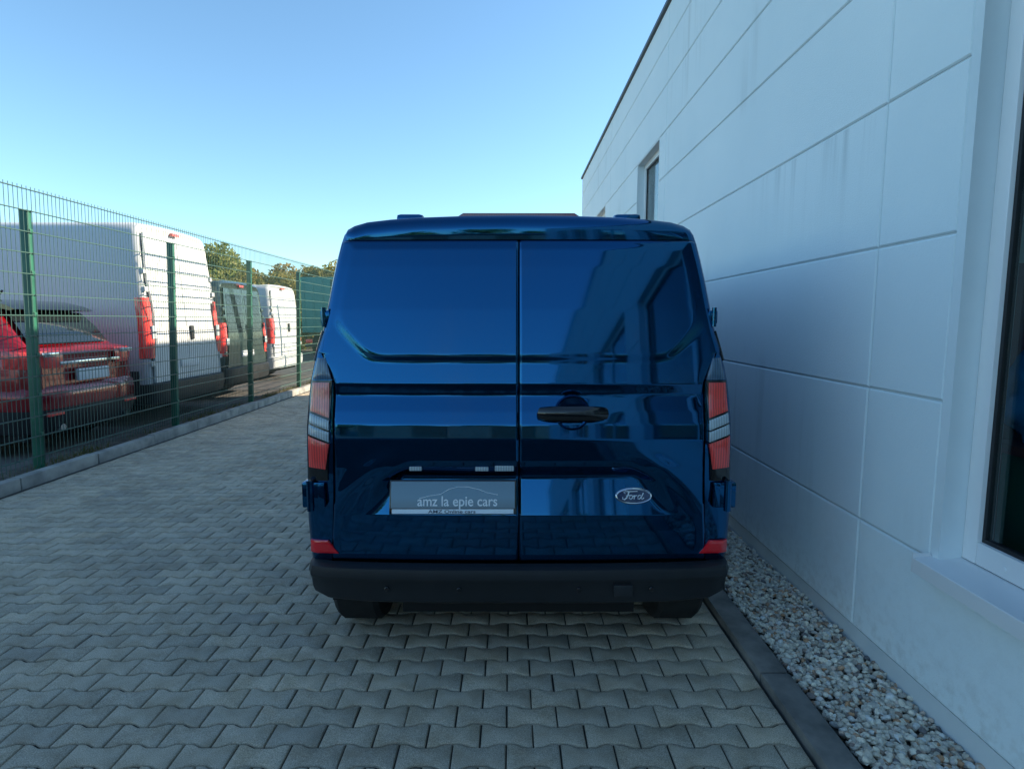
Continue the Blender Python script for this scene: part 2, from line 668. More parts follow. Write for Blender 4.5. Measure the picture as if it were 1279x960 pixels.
order = sorted(range(len(stones)), key=lambda i: vis(stones[i][1], stones[i][2]))
near = set(order[:300])
proto = {}
for k in PAV_ME:
    proto[k] = PAV_ME[k].build('paver', 'paver_single', yard, smooth=50)
used = set()
rv, rf = [], []
for i, (k, x, y) in enumerate(stones):
    jz = random.gauss(0, 0.0011)
    jx, jy = random.gauss(0, 0.0007), random.gauss(0, 0.0007)
    if i in near:
        if k not in used:
            used.add(k)
            o = proto[k]
        else:
            o = proto[k].copy()
            COL.objects.link(o)
            o.name = 'paver'
        o.location = (x + jx, y + jy, jz)
        o.rotation_euler = (random.gauss(0, 0.006), random.gauss(0, 0.005), random.gauss(0, 0.004))
    else:
        vs, fs = PAV[k]
        o_ = len(rv)
        tx, ty = random.gauss(0, 0.006), random.gauss(0, 0.005)
        rv += [(vx + x + jx, vy + y + jy, vz + jz + vx * ty + vy * tx) for vx, vy, vz in vs]
        rf += [tuple(q + o_ for q in f) for f in fs]
for k in proto:
    if k not in used:
        bpy.data.objects.remove(proto[k])
mm = MB()
mm.v, mm.f = rv, rf
tag(mm.build('paver_field', 'paver_mass', yard, smooth=50, fix=False), kind='stuff')

# ---- kerbs
kr = empty('kerb')
tag(kr, kind='structure')
kb = MB()
kb.box(1.080, 1.205, 0.003, 0.997, -0.09, 0.034, 0.010)
k0 = kb.build('kerb_stone', 'kerb_dark', kr)
first = True
for i in range(-14, 18):
    o = k0 if first else inst(k0, 'kerb_stone', kr, (0, 0, 0))
    first = False
    o.location = (random.gauss(0, 0.002), i + 0.35, random.gauss(0, 0.002))
kr2 = empty('fence_kerb')
tag(kr2, kind='structure')
kb = MB()
kb.box(-4.645, -4.535, 0.004, 0.996, -0.09, 0.105, 0.012)
k0 = kb.build('kerb_stone', 'kerb_pale', kr2)
first = True
for i in range(-14, 34):
    o = k0 if first else inst(k0, 'kerb_stone', kr2, (0, 0, 0))
    first = False
    o.location = (random.gauss(0, 0.003), i + 0.2, random.gauss(0, 0.004))

# ---- gravel strip along the facade
def ico(sub):
    bm = bmesh.new()
    bmesh.ops.create_icosphere(bm, subdivisions=sub, radius=1)
    v = np.array([x.co[:] for x in bm.verts])
    f = np.array([[q.index for q in p.verts] for p in bm.faces])
    bm.free()
    return v, f


def gravel_mesh(name, zones):
    V, Fc, off = [], [], 0
    for (sub, y0, y1, n, lay) in zones:
        base, bf = ico(sub)
        var = []
        for q in range(9):
            d = RNG.normal(size=(7, 3))
            d /= np.linalg.norm(d, axis=1)[:, None]
            cut = RNG.uniform(0.50, 0.9, 7)
            vv = base.copy()
            for dd, c in zip(d, cut):       # facet the stone with planes
                ex = vv @ dd - c
                vv -= np.clip(ex, 0, None)[:, None] * dd * 0.85
            var.append(vv)
        for i in range(n):
            s_ = RNG.uniform(0.0075, 0.0165) * (1.25 if RNG.random() < 0.12 else 1)
            sc = s_ * np.array([RNG.uniform(0.8, 1.35), RNG.uniform(0.8, 1.35), RNG.uniform(0.55, 0.95)])
            a, t1 = RNG.uniform(0, 6.28), RNG.normal(0, 0.5)
            ca, sa, ct, st = math.cos(a), math.sin(a), math.cos(t1), math.sin(t1)
            vv = var[RNG.integers(9)] * sc
            vv = vv @ np.array([[1, 0, 0], [0, ct, -st], [0, st, ct]]).T @ np.array([[ca, -sa, 0], [sa, ca, 0], [0, 0, 1]]).T
            x = RNG.uniform(1.232, 1.632)
            y = RNG.uniform(y0, y1)
            lz = -0.004 + 0.010 * RNG.random() + (0.012 if RNG.random() < lay else 0) + 0.010 * math.sin(y * 3.1 + x * 7)
            V.append(vv + np.array([x, y, lz]))
            Fc.append(bf + off)
            off += len(vv)
    V, Fc = np.concatenate(V), np.concatenate(Fc)
    me = bpy.data.meshes.new(name)
    me.from_pydata(V.tolist(), [], Fc.tolist())
    me.polygons.foreach_set('use_smooth', [True] * len(me.polygons))
    me.set_sharp_from_angle(angle=R(38))
    me.materials.append(MATS['gravel_stone'])
    o = bpy.data.objects.new(name, me)
    COL.objects.link(o)
    return o


gv = gravel_mesh('gravel', [(2, 1.3, 4.6, 7000, 0.5), (1, -2, 1.3, 2600, 0.4), (1, 4.6, 14, 6500, 0.4)])
tag(gv, kind='stuff')
g = MB()
g.box(1.216, 1.66, -20, 14, -0.097, -0.012)
tag(g.build('gravel_bed', 'verge_soil', smooth=0), kind='structure')

# ================================================================== BUILDING
bld = empty('showroom_building', (WALL_X, 6, 0))
tag(bld, 'long white rendered commercial building with panelled facade and flat roof', 'building')
BX = lambda x: x - WALL_X
BY = lambda y: y - 6
B_Y0, B_Y1, B_TOP = -17.0, 13.8, 4.80
ROWS = [0.10, 0.626, 1.245, 1.87, 2.485, 3.08, 3.55, 4.02, 4.44, B_TOP]
VJ = [13.8, 9.85, 6.35, 2.62, -1.15, -4.9, -8.6, -12.3, -17.0][::-1]
# windows: (y0,y1,z0,z1)
WINS = [(-0.95, 2.13, 0.640, 3.08), (6.62, 7.75, 1.87, 3.55), (10.35, 11.5, 1.87, 3.55), (-4.5, -1.7, 0.640, 3.08), (-8.2, -5.4, 0.640, 3.08), (-11.9, -9.1, 0.640, 3.08)]
JG = 0.0085
SUR = 0.035


def subtract(rects, w):
    out = []
    y0, y1, z0, z1 = w
    for (a0, a1, c0, c1) in rects:
        if a1 <= y0 or a0 >= y1 or c1 <= z0 or c0 >= z1:
            out.append((a0, a1, c0, c1))
            continue
        if a0 < y0:
            out.append((a0, y0, c0, c1))
        if a1 > y1:
            out.append((y1, a1, c0, c1))
        m0, m1 = max(a0, y0), min(a1, y1)
        if c0 < z0:
            out.append((m0, m1, c0, z0))
        if c1 > z1:
            out.append((m0, m1, z1, c1))
    return [q for q in out if q[1] - q[0] > 0.03 and q[3] - q[2] > 0.03]


def panel(a0, a1, c0, c1):
    mb = MB()
    ch = 0.006
    th = 0.010
    x = BX(WALL_X)
    a0, a1 = BY(a0), BY(a1)
    vs = [(x + th, a0, c0), (x + th, a1, c0), (x + th, a1, c1), (x + th, a0, c1),
          (x + ch, a0, c0), (x + ch, a1, c0), (x + ch, a1, c1), (x + ch, a0, c1),
          (x, a0 + ch, c0 + ch), (x, a1 - ch, c0 + ch), (x, a1 - ch, c1 - ch), (x, a0 + ch, c1 - ch)]
    fs = [(8, 9, 10, 11)]
    for l in (0, 4):
        for k in range(4):
            fs.append((l + k, l + (k + 1) % 4, l + 4 + (k + 1) % 4, l + 4 + k))
    return mb.add(vs, fs).build('wall_panel', 'plaster', bld, smooth=0)


for j in range(len(VJ) - 1):
    for i in range(len(ROWS) - 1):
        cells = [(VJ[j] + JG / 2, VJ[j + 1] - JG / 2, ROWS[i] + JG / 2, ROWS[i + 1] - JG / 2)]
        for w in WINS:
            s_ = SUR if w[3] > 3.0 and w[2] < 1 else 0.0
            cells = subtract(cells, (w[0] - s_, w[1] + s_, w[2] - 0.012, w[3] + s_))
        for c in cells:
            panel(*c)
# wall core behind the panels, with the openings left free
core = [(B_Y0, B_Y1, 0.0, B_TOP)]
for w in WINS:
    core = subtract(core, w)
mb = MB()
for (a0, a1, c0, c1) in core:
    mb.box(BX(WALL_X + 0.0105), BX(WALL_X + 0.15), BY(a0), BY(a1), c0 - (0.09 if c0 == 0 else 0), c1)
mb.build('wall_core', 'joint_dark', bld, smooth=0)
mb = MB()
mb.box(BX(WALL_X + 0.006), BX(WALL_X + 0.0103), BY(B_Y0), BY(B_Y1), -0.08, 0.100)
mb.build('plinth', 'plinth_paint', bld, smooth=0)
mb = MB()
mb.box(BX(WALL_X - 0.030), BX(WALL_X + 0.42), BY(B_Y0 - 0.03), BY(B_Y1 + 0.03), B_TOP + 0.001, B_TOP + 0.045, 0.006)
mb.build('coping', 'coping', bld)
mb = MB()
mb.box(BX(WALL_X + 0.152), BX(14), BY(B_Y0), BY(B_Y1), 4.45, 4.75)
mb.build('roof', 'coping', bld, smooth=0)
mb = MB()
mb.box(BX(WALL_X + 0.0165), BX(14), BY(B_Y1 + 0.001), BY(B_Y1 + 0.02), -0.08, B_TOP)
mb.build('end_wall', 'plaster', bld, smooth=0)
mb = MB()
mb.box(BX(WALL_X + 0.0165), BX(14), BY(B_Y0 - 0.02), BY(B_Y0 - 0.001), -0.08, B_TOP)
mb.build('end_wall', 'plaster', bld, smooth=0)
mb = MB()
mb.box(BX(6.0), BX(6.1), BY(B_Y0), BY(B_Y1), 0.301, 4.44)
mb.build('inner_wall', 'room_wall', bld, smooth=0)
mb = MB()
mb.box(BX(WALL_X + 0.152), BX(5.99), BY(3.30), BY(3.40), 0.301, 4.44)
mb.build('inner_wall', 'room_wall', bld, smooth=0)
mb = MB()
mb.box(BX(WALL_X + 0.152), BX(14), BY(B_Y0), BY(B_Y1), -0.08, 0.30)
mb.build('inner_floor', 'room_floor', bld, smooth=0)

for wi, (y0, y1, z0, z1) in enumerate(WINS):
    big = z0 < 1
    rd = 0.088
    ya, yb = BY(y0), BY(y1)
    xr = rd
    # reveal lining
    mb = MB()
    t = 0.012
    mb.box(0.001, xr + 0.06, yb - t, yb, z0, z1)
    mb.box(0.001, xr + 0.06, ya, ya + t, z0, z1)
    mb.box(0.001, xr + 0.06, ya + t, yb - t, z1 - t, z1)
    if big:      # smooth bead round the opening
        mb.box(0.0015, 0.0103, yb, yb + SUR - 0.002, z0 - 0.008, z1 + SUR)
        mb.box(0.0015, 0.0103, ya - SUR + 0.002, ya, z0 - 0.008, z1 + SUR)
        mb.box(0.0015, 0.0103, ya, yb, z1, z1 + SUR)
    win = mb.build('window', 'reveal_paint', bld, smooth=0)
    fw = 0.065
    mb = MB()
    a, b_ = ya + t, yb - t
    c, d = z0 + 0.012, z1 - t
    mb.box(xr, xr + 0.06, b_ - fw, b_, c, d, 0.005)
    mb.box(xr, xr + 0.06, a, a + fw, c, d, 0.005)
    mb.box(xr + 0.0005, xr + 0.0595, a + fw, b_ - fw, d - fw, d, 0.005)
    mb.box(xr + 0.0005, xr + 0.0595, a + fw, b_ - fw, c, c + fw + 0.02, 0.005)
    if big:
        mid = (a + b_) / 2
        mb.box(xr + 0.001, xr + 0.059, mid - 0.05, mid + 0.05, c + fw, d - fw, 0.005)
        spans = [(a + fw, mid - 0.05), (mid + 0.05, b_ - fw)]
    else:
        spans = [(a + fw, b_ - fw)]
    mb.build('frame', 'pvc_white', win)
    for (p0, p1) in spans:
        mb = MB()
        q0, q1 = c + fw + 0.02, d - fw
        gk = 0.014
        mb.box(xr + 0.018, xr + 0.045, p0, p0 + gk, q0, q1)
        mb.box(xr + 0.018, xr + 0.045, p1 - gk, p1, q0, q1)
        mb.box(xr + 0.018, xr + 0.045, p0 + gk, p1 - gk, q0, q0 + gk)
        mb.box(xr + 0.018, xr + 0.045, p0 + gk, p1 - gk, q1 - gk, q1)
        mb.build('gasket', 'gasket', win, smooth=0)
        mb = MB()
        mb.box(xr + 0.026, xr + 0.032, p0 + 0.004, p1 - 0.004, q0 + 0.004, q1 - 0.004)
        mb.build('pane', 'pane_glass', win, smooth=0)
    if big:
        mb = MB()
        sl = 0.012
        poly = [(-0.072, z0 - 0.062), (-0.066, z0 - 0.062), (-0.066, z0 - 0.016), (xr + 0.004, z0 - 0.002), (xr + 0.004, z0 + 0.010), (-0.070, z0 - 0.005), (-0.072, z0 - 0.008)]
        mb2 = MB()
        n = len(poly)
        e0, e1 = ya - 0.045, yb + 0.022
        vs = [(p[0], e0, p[1]) for p in poly] + [(p[0], e1, p[1]) for p in poly]
        fs = [tuple(range(n)), tuple(range(2 * n - 1, n - 1, -1))] + [(k, (k + 1) % n, n + (k + 1) % n, n + k) for k in range(n)]
        mb2.add(vs, fs)
        mb2.box(-0.0725, -0.002, e1 + 0.0005, e1 + 0.006, z0 - 0.063, z0 + 0.012, 0.002)
        mb2.build('sill', 'sill_metal', win, smooth=25)
        mb = MB()
        mb.lathe([(0.0, 0.0001), (0.0, 0.011), (-0.004, 0.010), (-0.005, 0.0001)], 'x', 14, (xr, b_ - 0.19, c + 0.035))
        mb.build('drain_cap', 'pvc_white', win)

# ================================================================== BLUE VAN
K = 0.943
VX, VD = 0.031, 2.50
van = empty('panel_van', (VX, VD + 2.3, 0))
tag(van, 'dark blue glossy panel van with windowless rear doors, parked beside the white facade', 'van')


def vt(v):                      # design units -> parent space (scaled about camera height)
    return (v[0] * K, v[1] * K - 2.3, CAM_H + (v[2] - CAM_H) * K)


def vb(mb, name, mat, parent=van, smooth=35, **kw):
    return mb.xf(vt).build(name, mat, parent, smooth, **kw)


Z_GROUND = CAM_H - CAM_H / K
OUT = [(0.0, 0.33), (0.80, 0.33), (0.985, 0.34), (1.008, 0.40), (1.014, 0.47), (1.016, 0.60), (1.010, 0.72), (1.002, 0.82), (0.995, 0.95), (0.990, 1.06), (0.982, 1.18),
       (0.970, 1.26), (0.950, 1.34), (0.926, 1.42), (0.900, 1.50), (0.872, 1.62), (0.848, 1.73), (0.826, 1.82), (0.806, 1.89), (0.790, 1.932),
       (0.770, 1.962), (0.738, 1.983), (0.68, 1.998), (0.58, 2.008), (0.44, 2.016), (0.24, 2.022), (0.0, 2.024)]
def _rec(x, z):
    k = 1 + float(np.interp(z, [0.5, 1.0, 1.33, 1.6, 1.9, 2.03], [0.012, 0.02, 0.03, 0.046, 0.062, 0.066]))
    return (x * k, 1.55 + (z - 1.55) * (k if z > 1.55 else 1))


OUT = [_rec(*p) for p in OUT]
oz = np.array([p[1] for p in OUT[2:20]])
ox = np.array([p[0] for p in OUT[2:20]])


def W(z):
    return np.interp(z, oz, ox)


pz = [0.36, 0.42, 0.55, 0.633, 0.87, 1.0, 1.07, 1.13, 1.196, 1.206, 1.257, 1.268, 1.36, 1.60, 1.80, 1.95]
py = [0.004, 0.0, -0.008, -0.012, -0.034, -0.037, -0.031, -0.015, 0.006, 0.008, -0.003, -0.001, 0.014, 0.052, 0.088, 0.118]
zt = np.arange(0.30, 2.06, 0.002)
yt = np.interp(zt, pz, py)
ker = np.exp(-0.5 * (np.arange(-12, 13) * 0.002 / 0.0042) ** 2)
ker /= ker.sum()
yt = np.convolve(np.pad(yt, 12, mode='edge'), ker, 'valid')
ker2 = np.exp(-0.5 * (np.arange(-60, 61) * 0.002 / 0.05) ** 2)
ker2 /= ker2.sum()
yt2 = np.convolve(np.pad(np.interp(zt, pz, py), 60, mode='edge'), ker2, 'valid')


def prof(z):
    return np.interp(z, zt, yt)


def prof_s(z):
    return np.interp(z, zt, yt2)


def curv(x):
    a = np.abs(x)
    return 0.026 * (a / 0.9) ** 2.4


def rnd(s, r=0.055):
    q = np.clip(r - s, 0, r)
    return r - np.sqrt(np.maximum(r * r - q * q, 0))


def Wd(z):
    up = W(z) - 0.014
    lo = np.interp(z, [0.36, 0.50, 0.62, 0.80, 0.9, 1.26, 1.30, 1.335, 1.36, 1.40], [0.905, 0.90, 0.888, 0.876, 0.870, 0.870, 0.884, 0.900, 0.918, 0.925])
    return np.where(z > 1.40, up, np.minimum(up, lo))


def door_y(x, z):
    a = np.abs(x)
    cr = sm(0.90, 0.84, a)                       # creases fade out at the corner
    y = prof(z) * cr + prof_s(z) * (1 - cr) + curv(x) + rnd(W(z) - a)
    # raised window panel
    q1 = (W(z) - 0.052) - a
    q2 = (z - 1.352) * 0.85
    q3 = 1.917 - z
    nx, nz = 0.13, 0.135
    ln = math.hypot(nx, nz)
    q4 = ((0.70 - a) * nz + (z - 1.352) * nx) / ln + 0.004
    kk = 55.0
    q = -np.log(np.exp(-kk * q1) + np.exp(-kk * q2) + np.exp(-kk * q4)) / kk
    q = np.minimum(q, q3)
    y = y - 0.0065 * sm(-0.004, 0.040, q)
    # scoop for the number plate
    dep = np.interp(z, [0.633, 0.645, 0.80, 0.815, 0.872, 0.90], [0, 0.004, 0.058, 0.060, 0.012, 0.0])
    e = np.interp(z, [0.62, 0.80, 0.90], [0.765, 0.655, 0.53])
    y = y + dep * sm(-0.01, 0.09, e - a)
    # shoulder arc either side of the scoop
    rr = np.hypot((a - 0.30) / 1.05, (z - 0.42) / 0.92)
    y = y - 0.007 * np.exp(-((rr - 0.60) / 0.045) ** 2) * sm(0.50, 0.72, a) * sm(1.1, 0.95, z)
    # panel edges turn inwards
    y = y + 0.007 * (1 - sm(0.0, 0.009, a - 0.0035))
    y = y + 0.010 * (1 - sm(0.0, 0.010, z - 0.400)) + 0.008 * (1 - sm(0, 0.008, 1.924 - z))
    return y


zz = np.unique(np.concatenate([np.arange(0.400, 1.9241, 0.005), np.arange(0.625, 0.66, 0.0025), np.arange(1.20, 1.28, 0.0025), np.array([0.400, 0.403, 1.921, 1.924])]))
uu = np.unique(np.concatenate([np.linspace(0, 1, 76), np.array([0.003, 0.007, 0.012, 0.985, 0.992])]))
for sgn in (-1, 1):
    Zg, Ug = np.meshgrid(zz, uu, indexing='ij')
    Xg = 0.0035 + Ug * (Wd(Zg) - 0.004 - 0.0035)
    Yg = door_y(Xg, Zg)
    Yg = Yg + 0.008 * (1 - sm(0, 0.010, (Wd(Zg) - 0.004) - Xg)) * (Zg < 1.40)
    P = np.stack([Xg * sgn, Yg, Zg], -1)
    mb = MB().grid(P)
    # returns along the border so the door has thickness
    for line in (P[:, 0], P[:, -1], P[0], P[-1]):
        back = line.copy()
        back[:, 1] += 0.03
        mb.grid(np.stack([line, back], 0))
    o = vb(mb, 'rear_door', 'navy_paint', smooth=60)
    if sgn < 0:
        door_l = o
    else:
        door_r = o
        o['label'] = 'right rear door with recessed handle and oval badge'

# body shell
half = OUT
full_out = [(-x, z) for x, z in half[::-1]] + [(x, z) for x, z in half[1:]]


def ring(kind):
    pts = []
    for x, z in full_out:
        a = abs(x)
        s = 1 if x >= 0 else -1
        if z > 1.957:
            t = min(1, (z - 1.957) / 0.05)
            if kind == 0:
                pts.append((x * 0.982, 0.150 + curv(x), min(1.9280, z)))
            elif kind == 1:
                pts.append((x * 0.986, 0.124 + curv(x), min(1.9285, z)))
            elif kind == 2:
                pts.append((x * 0.990, 0.119 + curv(x) * 1.2, min(z, z - 0.078 * t)))
            elif kind == 3:
                pts.append((x * 0.994, 0.121 + curv(x) * 1.2, z - 0.048 * t))
            elif kind == 4:
                pts.append((x * 0.998, 0.145 + curv(x) * 1.2, z - 0.014 * t))
            else:
                pts.append((x, 0.215 + curv(x) * 1.2, z))
        else:
            wz = float(W(z)) if z > 0.335 else a
            edge = float(Wd(np.array(z))) if z > 0.36 else a
            tt = [0.0, 0.0, 0.45, 0.72, 0.90, 1.0][kind]
            xx = edge + (wz - edge) * tt
            if z <= 0.335:
                xx = a
            yy = float(prof_s(z) + curv(xx) + rnd(np.array(max(0, wz - xx)))) + (0.05 if kind == 0 else 0.004)
            if kind < 2 and z > 1.9:
                z = min(z, 1.9275)
            pts.append((s * xx if a > 0 else 0, yy, z))
    return pts


P = [ring(k) for k in range(6)]
for y, zf, wf in ((0.35, 1.0, 1.0), (0.9, 1.006, 1.004), (1.7, 1.010, 1.006), (2.6, 1.006, 1.006), (3.3, 0.99, 1.004), (3.55, 0.95, 1.0), (3.8, 0.74, 0.99), (4.1, 0.45, 0.975), (4.35, 0.20, 0.96), (4.7, 0.12, 0.93), (5.0, 0.02, 0.88), (5.15, -0.15, 0.78), (5.2, -0.3, 0.6)):
    row = []
    for x, z in full_out:
        zz_ = z if z < 1.15 else 1.15 + (z - 1.15) * zf
        if y > 4.6:
            zz_ = min(zz_, 1.15 + (y < 5.05) * 0.1)
        row.append((x * wf, y, zz_))
    P.append(row)
P = np.array(P)
mb = MB().grid(P)
n = P.shape[1]
mb.f.append(tuple(len(mb.v) - n + k for k in range(n)))
body = vb(mb, 'body', 'navy_paint', smooth=50)
mb = MB()
mb.box(-0.84, 0.84, 0.17, 0.20, 0.36, 1.40)
mb.box(-0.76, 0.76, 0.17, 0.20, 1.401, 1.94)
vb(mb, 'door_frame', 'under_dark', smooth=0)
mb = MB()
mb.box(-0.93, 0.93, 0.10, 4.9, 0.16, 0.329)
mb.box(-0.60, 0.60, 0.20, 4.6, 0.045, 0.159)  # low block added to deepen the shade beneath the van
vb(mb, 'underbody', 'under_dark', smooth=0)
mb = MB()
mb.tube([(-0.75, 0.48, 0.16), (0.75, 0.48, 0.16)], 0.05, 10)
vb(mb, 'rear_axle', 'under_dark')

# bumper: profile swept round the tail
path = [(-1.020, 0.52), (-1.022, 0.30), (-1.020, 0.12), (-1.010, 0.035), (-0.985, -0.018), (-0.91, -0.045), (-0.72, -0.064), (-0.40, -0.077), (0, -0.080)]
path = path + [(-x, y) for x, y in path[-2::-1]]
bprof = [(-0.07, 0.398), (-0.012, 0.398), (0.000, 0.392), (0.010, 0.352), (0.006, 0.340), (0.000, 0.330), (-0.004, 0.262), (-0.012, 0.232), (-0.036, 0.216), (-0.20, 0.214)]
P = []
for i, (x, y) in enumerate(path):
    a, c = path[max(0, i - 1)], path[min(len(path) - 1, i + 1)]
    t = Vector((c[0] - a[0], c[1] - a[1])).normalized()
    nrm = Vector((t.y, -t.x))
    if nrm.dot(Vector((x, y - 0.6))) < 0:
        nrm = -nrm
    lift = 0.034 * float(sm(0.86, 1.0, abs(x)))
    P.append([(x + nrm.x * o, y + nrm.y * o, z + lift * float(sm(0.33, 0.22, z))) for o, z in bprof])
vb(MB().grid(P), 'bumper', 'black_plastic', smooth=40)
mb = MB()
for sx_ in (-0.62, -0.28, 0.28, 0.62):
    mb.lathe([(0.012, 0.0115), (-0.002, 0.0115), (-0.004, 0.009), (-0.004, 0.0005)], 'y', 14, (sx_, -0.082 + curv(sx_) * 0.9, 0.300))
vb(mb, 'parking_sensors', 'gloss_black')

# painted bumper corners below the hinges: reflectors
for s in (-1, 1):
    def corner(poly, lift, nm, mat, parent=van, nx_=7, nz_=7, th=0.014, lab=None):
        """four-corner patch (inner-top, outer-top, outer-bottom, inner-bottom) draped on the rear corner"""
        (x0, z0), (x1, z1), (x2, z2), (x3, z3) = poly
        G = []
        for j in range(nz_ + 1):
            v = j / nz_
            row = []
            for i in range(nx_ + 1):
                u = i / nx_
                xx = (x0 + (x1 - x0) * u) * (1 - v) + (x3 + (x2 - x3) * u) * v
                zq = (z0 + (z1 - z0) * u) * (1 - v) + (z3 + (z2 - z3) * u) * v
                wz = float(W(zq))
                yy = float(prof_s(zq) + curv(xx) + rnd(np.array(max(0.0, wz - xx)))) + 0.004 - lift
                ed = min(u, 1 - u, v, 1 - v)
                if ed == 0:
                    yy += 0.004
                row.append((s * xx, yy, zq))
            G.append(row)
        G = np.array(G)
        mb = MB().grid(G)
        for line in (G[0], G[-1], G[:, 0], G[:, -1]):
            bk = line.copy()
            bk[:, 1] += th
            mb.grid(np.stack([line, bk], 0))
        o = vb(mb, nm, mat, parent, smooth=45)
        if lab:
            o['label'] = lab
        return o
    corner([(0.918, 0.500), (1.004, 0.500), (1.010, 0.437), (0.868, 0.437)], 0.016, 'reflector', 'reflector_red')
    # tail light
    hs = corner([(0.874, 1.272), (0.973, 1.272), (0.998, 0.800), (0.900, 0.800)], 0.012, 'tail_light', 'gloss_black', nx_=6, nz_=14)
    corner([(0.905, 1.375), (0.946, 1.375), (0.967, 1.275), (0.876, 1.275)], 0.010, 'lamp_cap', 'lens_smoke', hs)
    corner([(0.885, 1.262), (0.966, 1.262), (0.976, 1.132), (0.885, 1.100)], 0.020, 'red_lens', 'lens_pale_red' if s < 0 else 'lens_red', hs)
    corner([(0.885, 1.088), (0.977, 1.122), (0.979, 1.078), (0.885, 1.042)], 0.020, 'clear_lens', 'lens_clear', hs)
    corner([(0.885, 1.034), (0.980, 1.070), (0.982, 1.024), (0.885, 0.988)], 0.020, 'clear_lens', 'lens_clear', hs)
    corner([(0.885, 0.978), (0.983, 1.014), (0.984, 0.868), (0.905, 0.858)], 0.020, 'red_lens', 'lens_red', hs)
    # hinges
    for (z0, z1, x0, x1, y0) in ((0.658, 0.805, 0.915, 1.024, -0.010), (1.520, 1.610, 0.890, 0.938, 0.085)):
        mb = MB()
        mb.box(s * x0 if s > 0 else -x1, s * x1 if s > 0 else -x0, y0, y0 + 0.09, z0 + 0.012, z1 - 0.012, 0.010)
        xm = s * (x0 + 0.62 * (x1 - x0))
        mb.tube([(xm, y0 - 0.002, z0), (xm, y0 - 0.002, z1)], 0.017 if z0 < 1 else 0.011, 10)
        mb.box(min(s * x0, s * (x0 + 0.03)), max(s * x0, s * (x0 + 0.03)), y0 - 0.008, y0 + 0.03, z0 + 0.02, z1 - 0.02, 0.004)
        vb(mb, 'hinge', 'navy_paint')
    # slim drip rail on the pillar
    mb = MB()
    pts = []
    for zq in np.linspace(1.36, 1.50, 8):
        wz = float(W(zq))
        pts.append((s * (wz - 0.004), float(prof_s(zq) + curv(wz)) + 0.035, zq))
    mb.tube(pts, 0.006, 6)
    vb(mb, 'drip_rail', 'gloss_black')

# handle on the right door
hx, hz = 0.245, 1.128
hy = float(door_y(np.array(hx), np.array(1.11)))
bm = bmesh.new()
mb = MB()
mb.lathe([(0.004, 0.0005), (0.004, 0.066), (-0.003, 0.073), (-0.010, 0.078), (-0.004, 0.082), (0.012, 0.083)], 'y', 36, (hx, hy - 0.010, hz))
hand = vb(mb, 'handle_cup', 'navy_paint', door_r)
mb = MB()
pts, rs = [], []
for t in np.linspace(-1, 1, 15):
    e = abs(t) ** 4
    pts.append((hx + t * 0.148, hy - 0.046 + 0.026 * e, hz))
    rs.append(0.036 * (1 - 0.22 * e))
mb.tube(pts, rs, 12)
mb.xf(lambda v: (v[0], hy - 0.046 + (v[1] - hy + 0.046) * 0.62, v[2]))
vb(mb, 'handle', 'gloss_black', door_r)

# number plate in the scoop (left door)
def scoop_y(x, z):
    return float(door_y(np.array(x), np.array(z)))


pz0, pz1 = 0.642, 0.798
px0, px1 = -0.612, -0.012
ya_, yb_ = scoop_y(-0.3, 0.645) - 0.016, scoop_y(-0.3, 0.795) - 0.016
tilt = (yb_ - ya_) / (0.795 - 0.645)


def on_plate(x, z, off):
    return (x, ya_ + (z - 0.645) * tilt - off, z)


def plate_box(x0, x1, z0, z1, o0, o1, bev=0.0):
    mb = MB()
    mb.box(x0, x1, o0, o1, z0, z1, bev)
    mb.xf(lambda v: (v[0], ya_ + (v[2] - 0.645) * tilt - v[1], v[2]))
    return mb


ph = vb(plate_box(px0, px1, pz0, pz1, -0.012, 0.0, 0.004), 'number_plate', 'gloss_black', door_l)
ph['label'] = 'dealer plate printed with white lettering over a pale strip'
vb(plate_box(px0 + 0.008, px1 - 0.008, pz0 + 0.030, pz1 - 0.006, 0.0002, 0.003), 'plate_face', 'plate_print_sky', ph, smooth=0)
vb(plate_box(px0 + 0.014, px1 - 0.014, pz0 + 0.006, pz0 + 0.026, 0.0002, 0.004), 'plate_strip', 'plate_strip', ph, smooth=0)
tang = math.atan(tilt)
p_ = vt(on_plate(-0.290, 0.683, 0.0042))
text_obj('lettering', 'amz la epie cars', 0.062, 'letter_white', ph, p_, 0.0006, width=0.355, rot_x=math.pi / 2 - tang)
p_ = vt(on_plate(-0.315, 0.651, 0.0052))
text_obj('small_lettering', 'AMZ Online cars', 0.020, 'letter_dark', ph, p_, 0.0006, width=0.21, rot_x=math.pi / 2 - tang)
# car-shaped line printed on the plate
mb = MB()
cl = [(-0.47, 0.716), (-0.42, 0.728), (-0.37, 0.735), (-0.33, 0.758), (-0.29, 0.768), (-0.24, 0.768), (-0.19, 0.757), (-0.15, 0.742), (-0.10, 0.733)]
mb.tube([on_plate(x, z, 0.0036) for x, z in cl], 0.0018, 5)
vb(mb, 'printed_line', 'plate_strip', ph)
for (x0, x1) in ((-0.513, -0.455), (-0.205, -0.142), (-0.113, -0.024)):
    mb = MB()
    hh = 0.020 if x1 < -0.1 else 0.026
    yy = scoop_y((x0 + x1) / 2, 0.868)
    mb.box(x0, x1, yy - 0.010, yy + 0.02, 0.852, 0.852 + hh, 0.004)
    vb(mb, 'plate_light', 'lens_clear', door_l)

# oval badge with script
bx, bz = 0.545, 0.722
by = scoop_y(bx, bz)
bt = (scoop_y(bx, 0.745) - scoop_y(bx, 0.70)) / 0.045


def on_badge(x, z, off):
    return (bx + x, by + z * bt - off, bz + z)


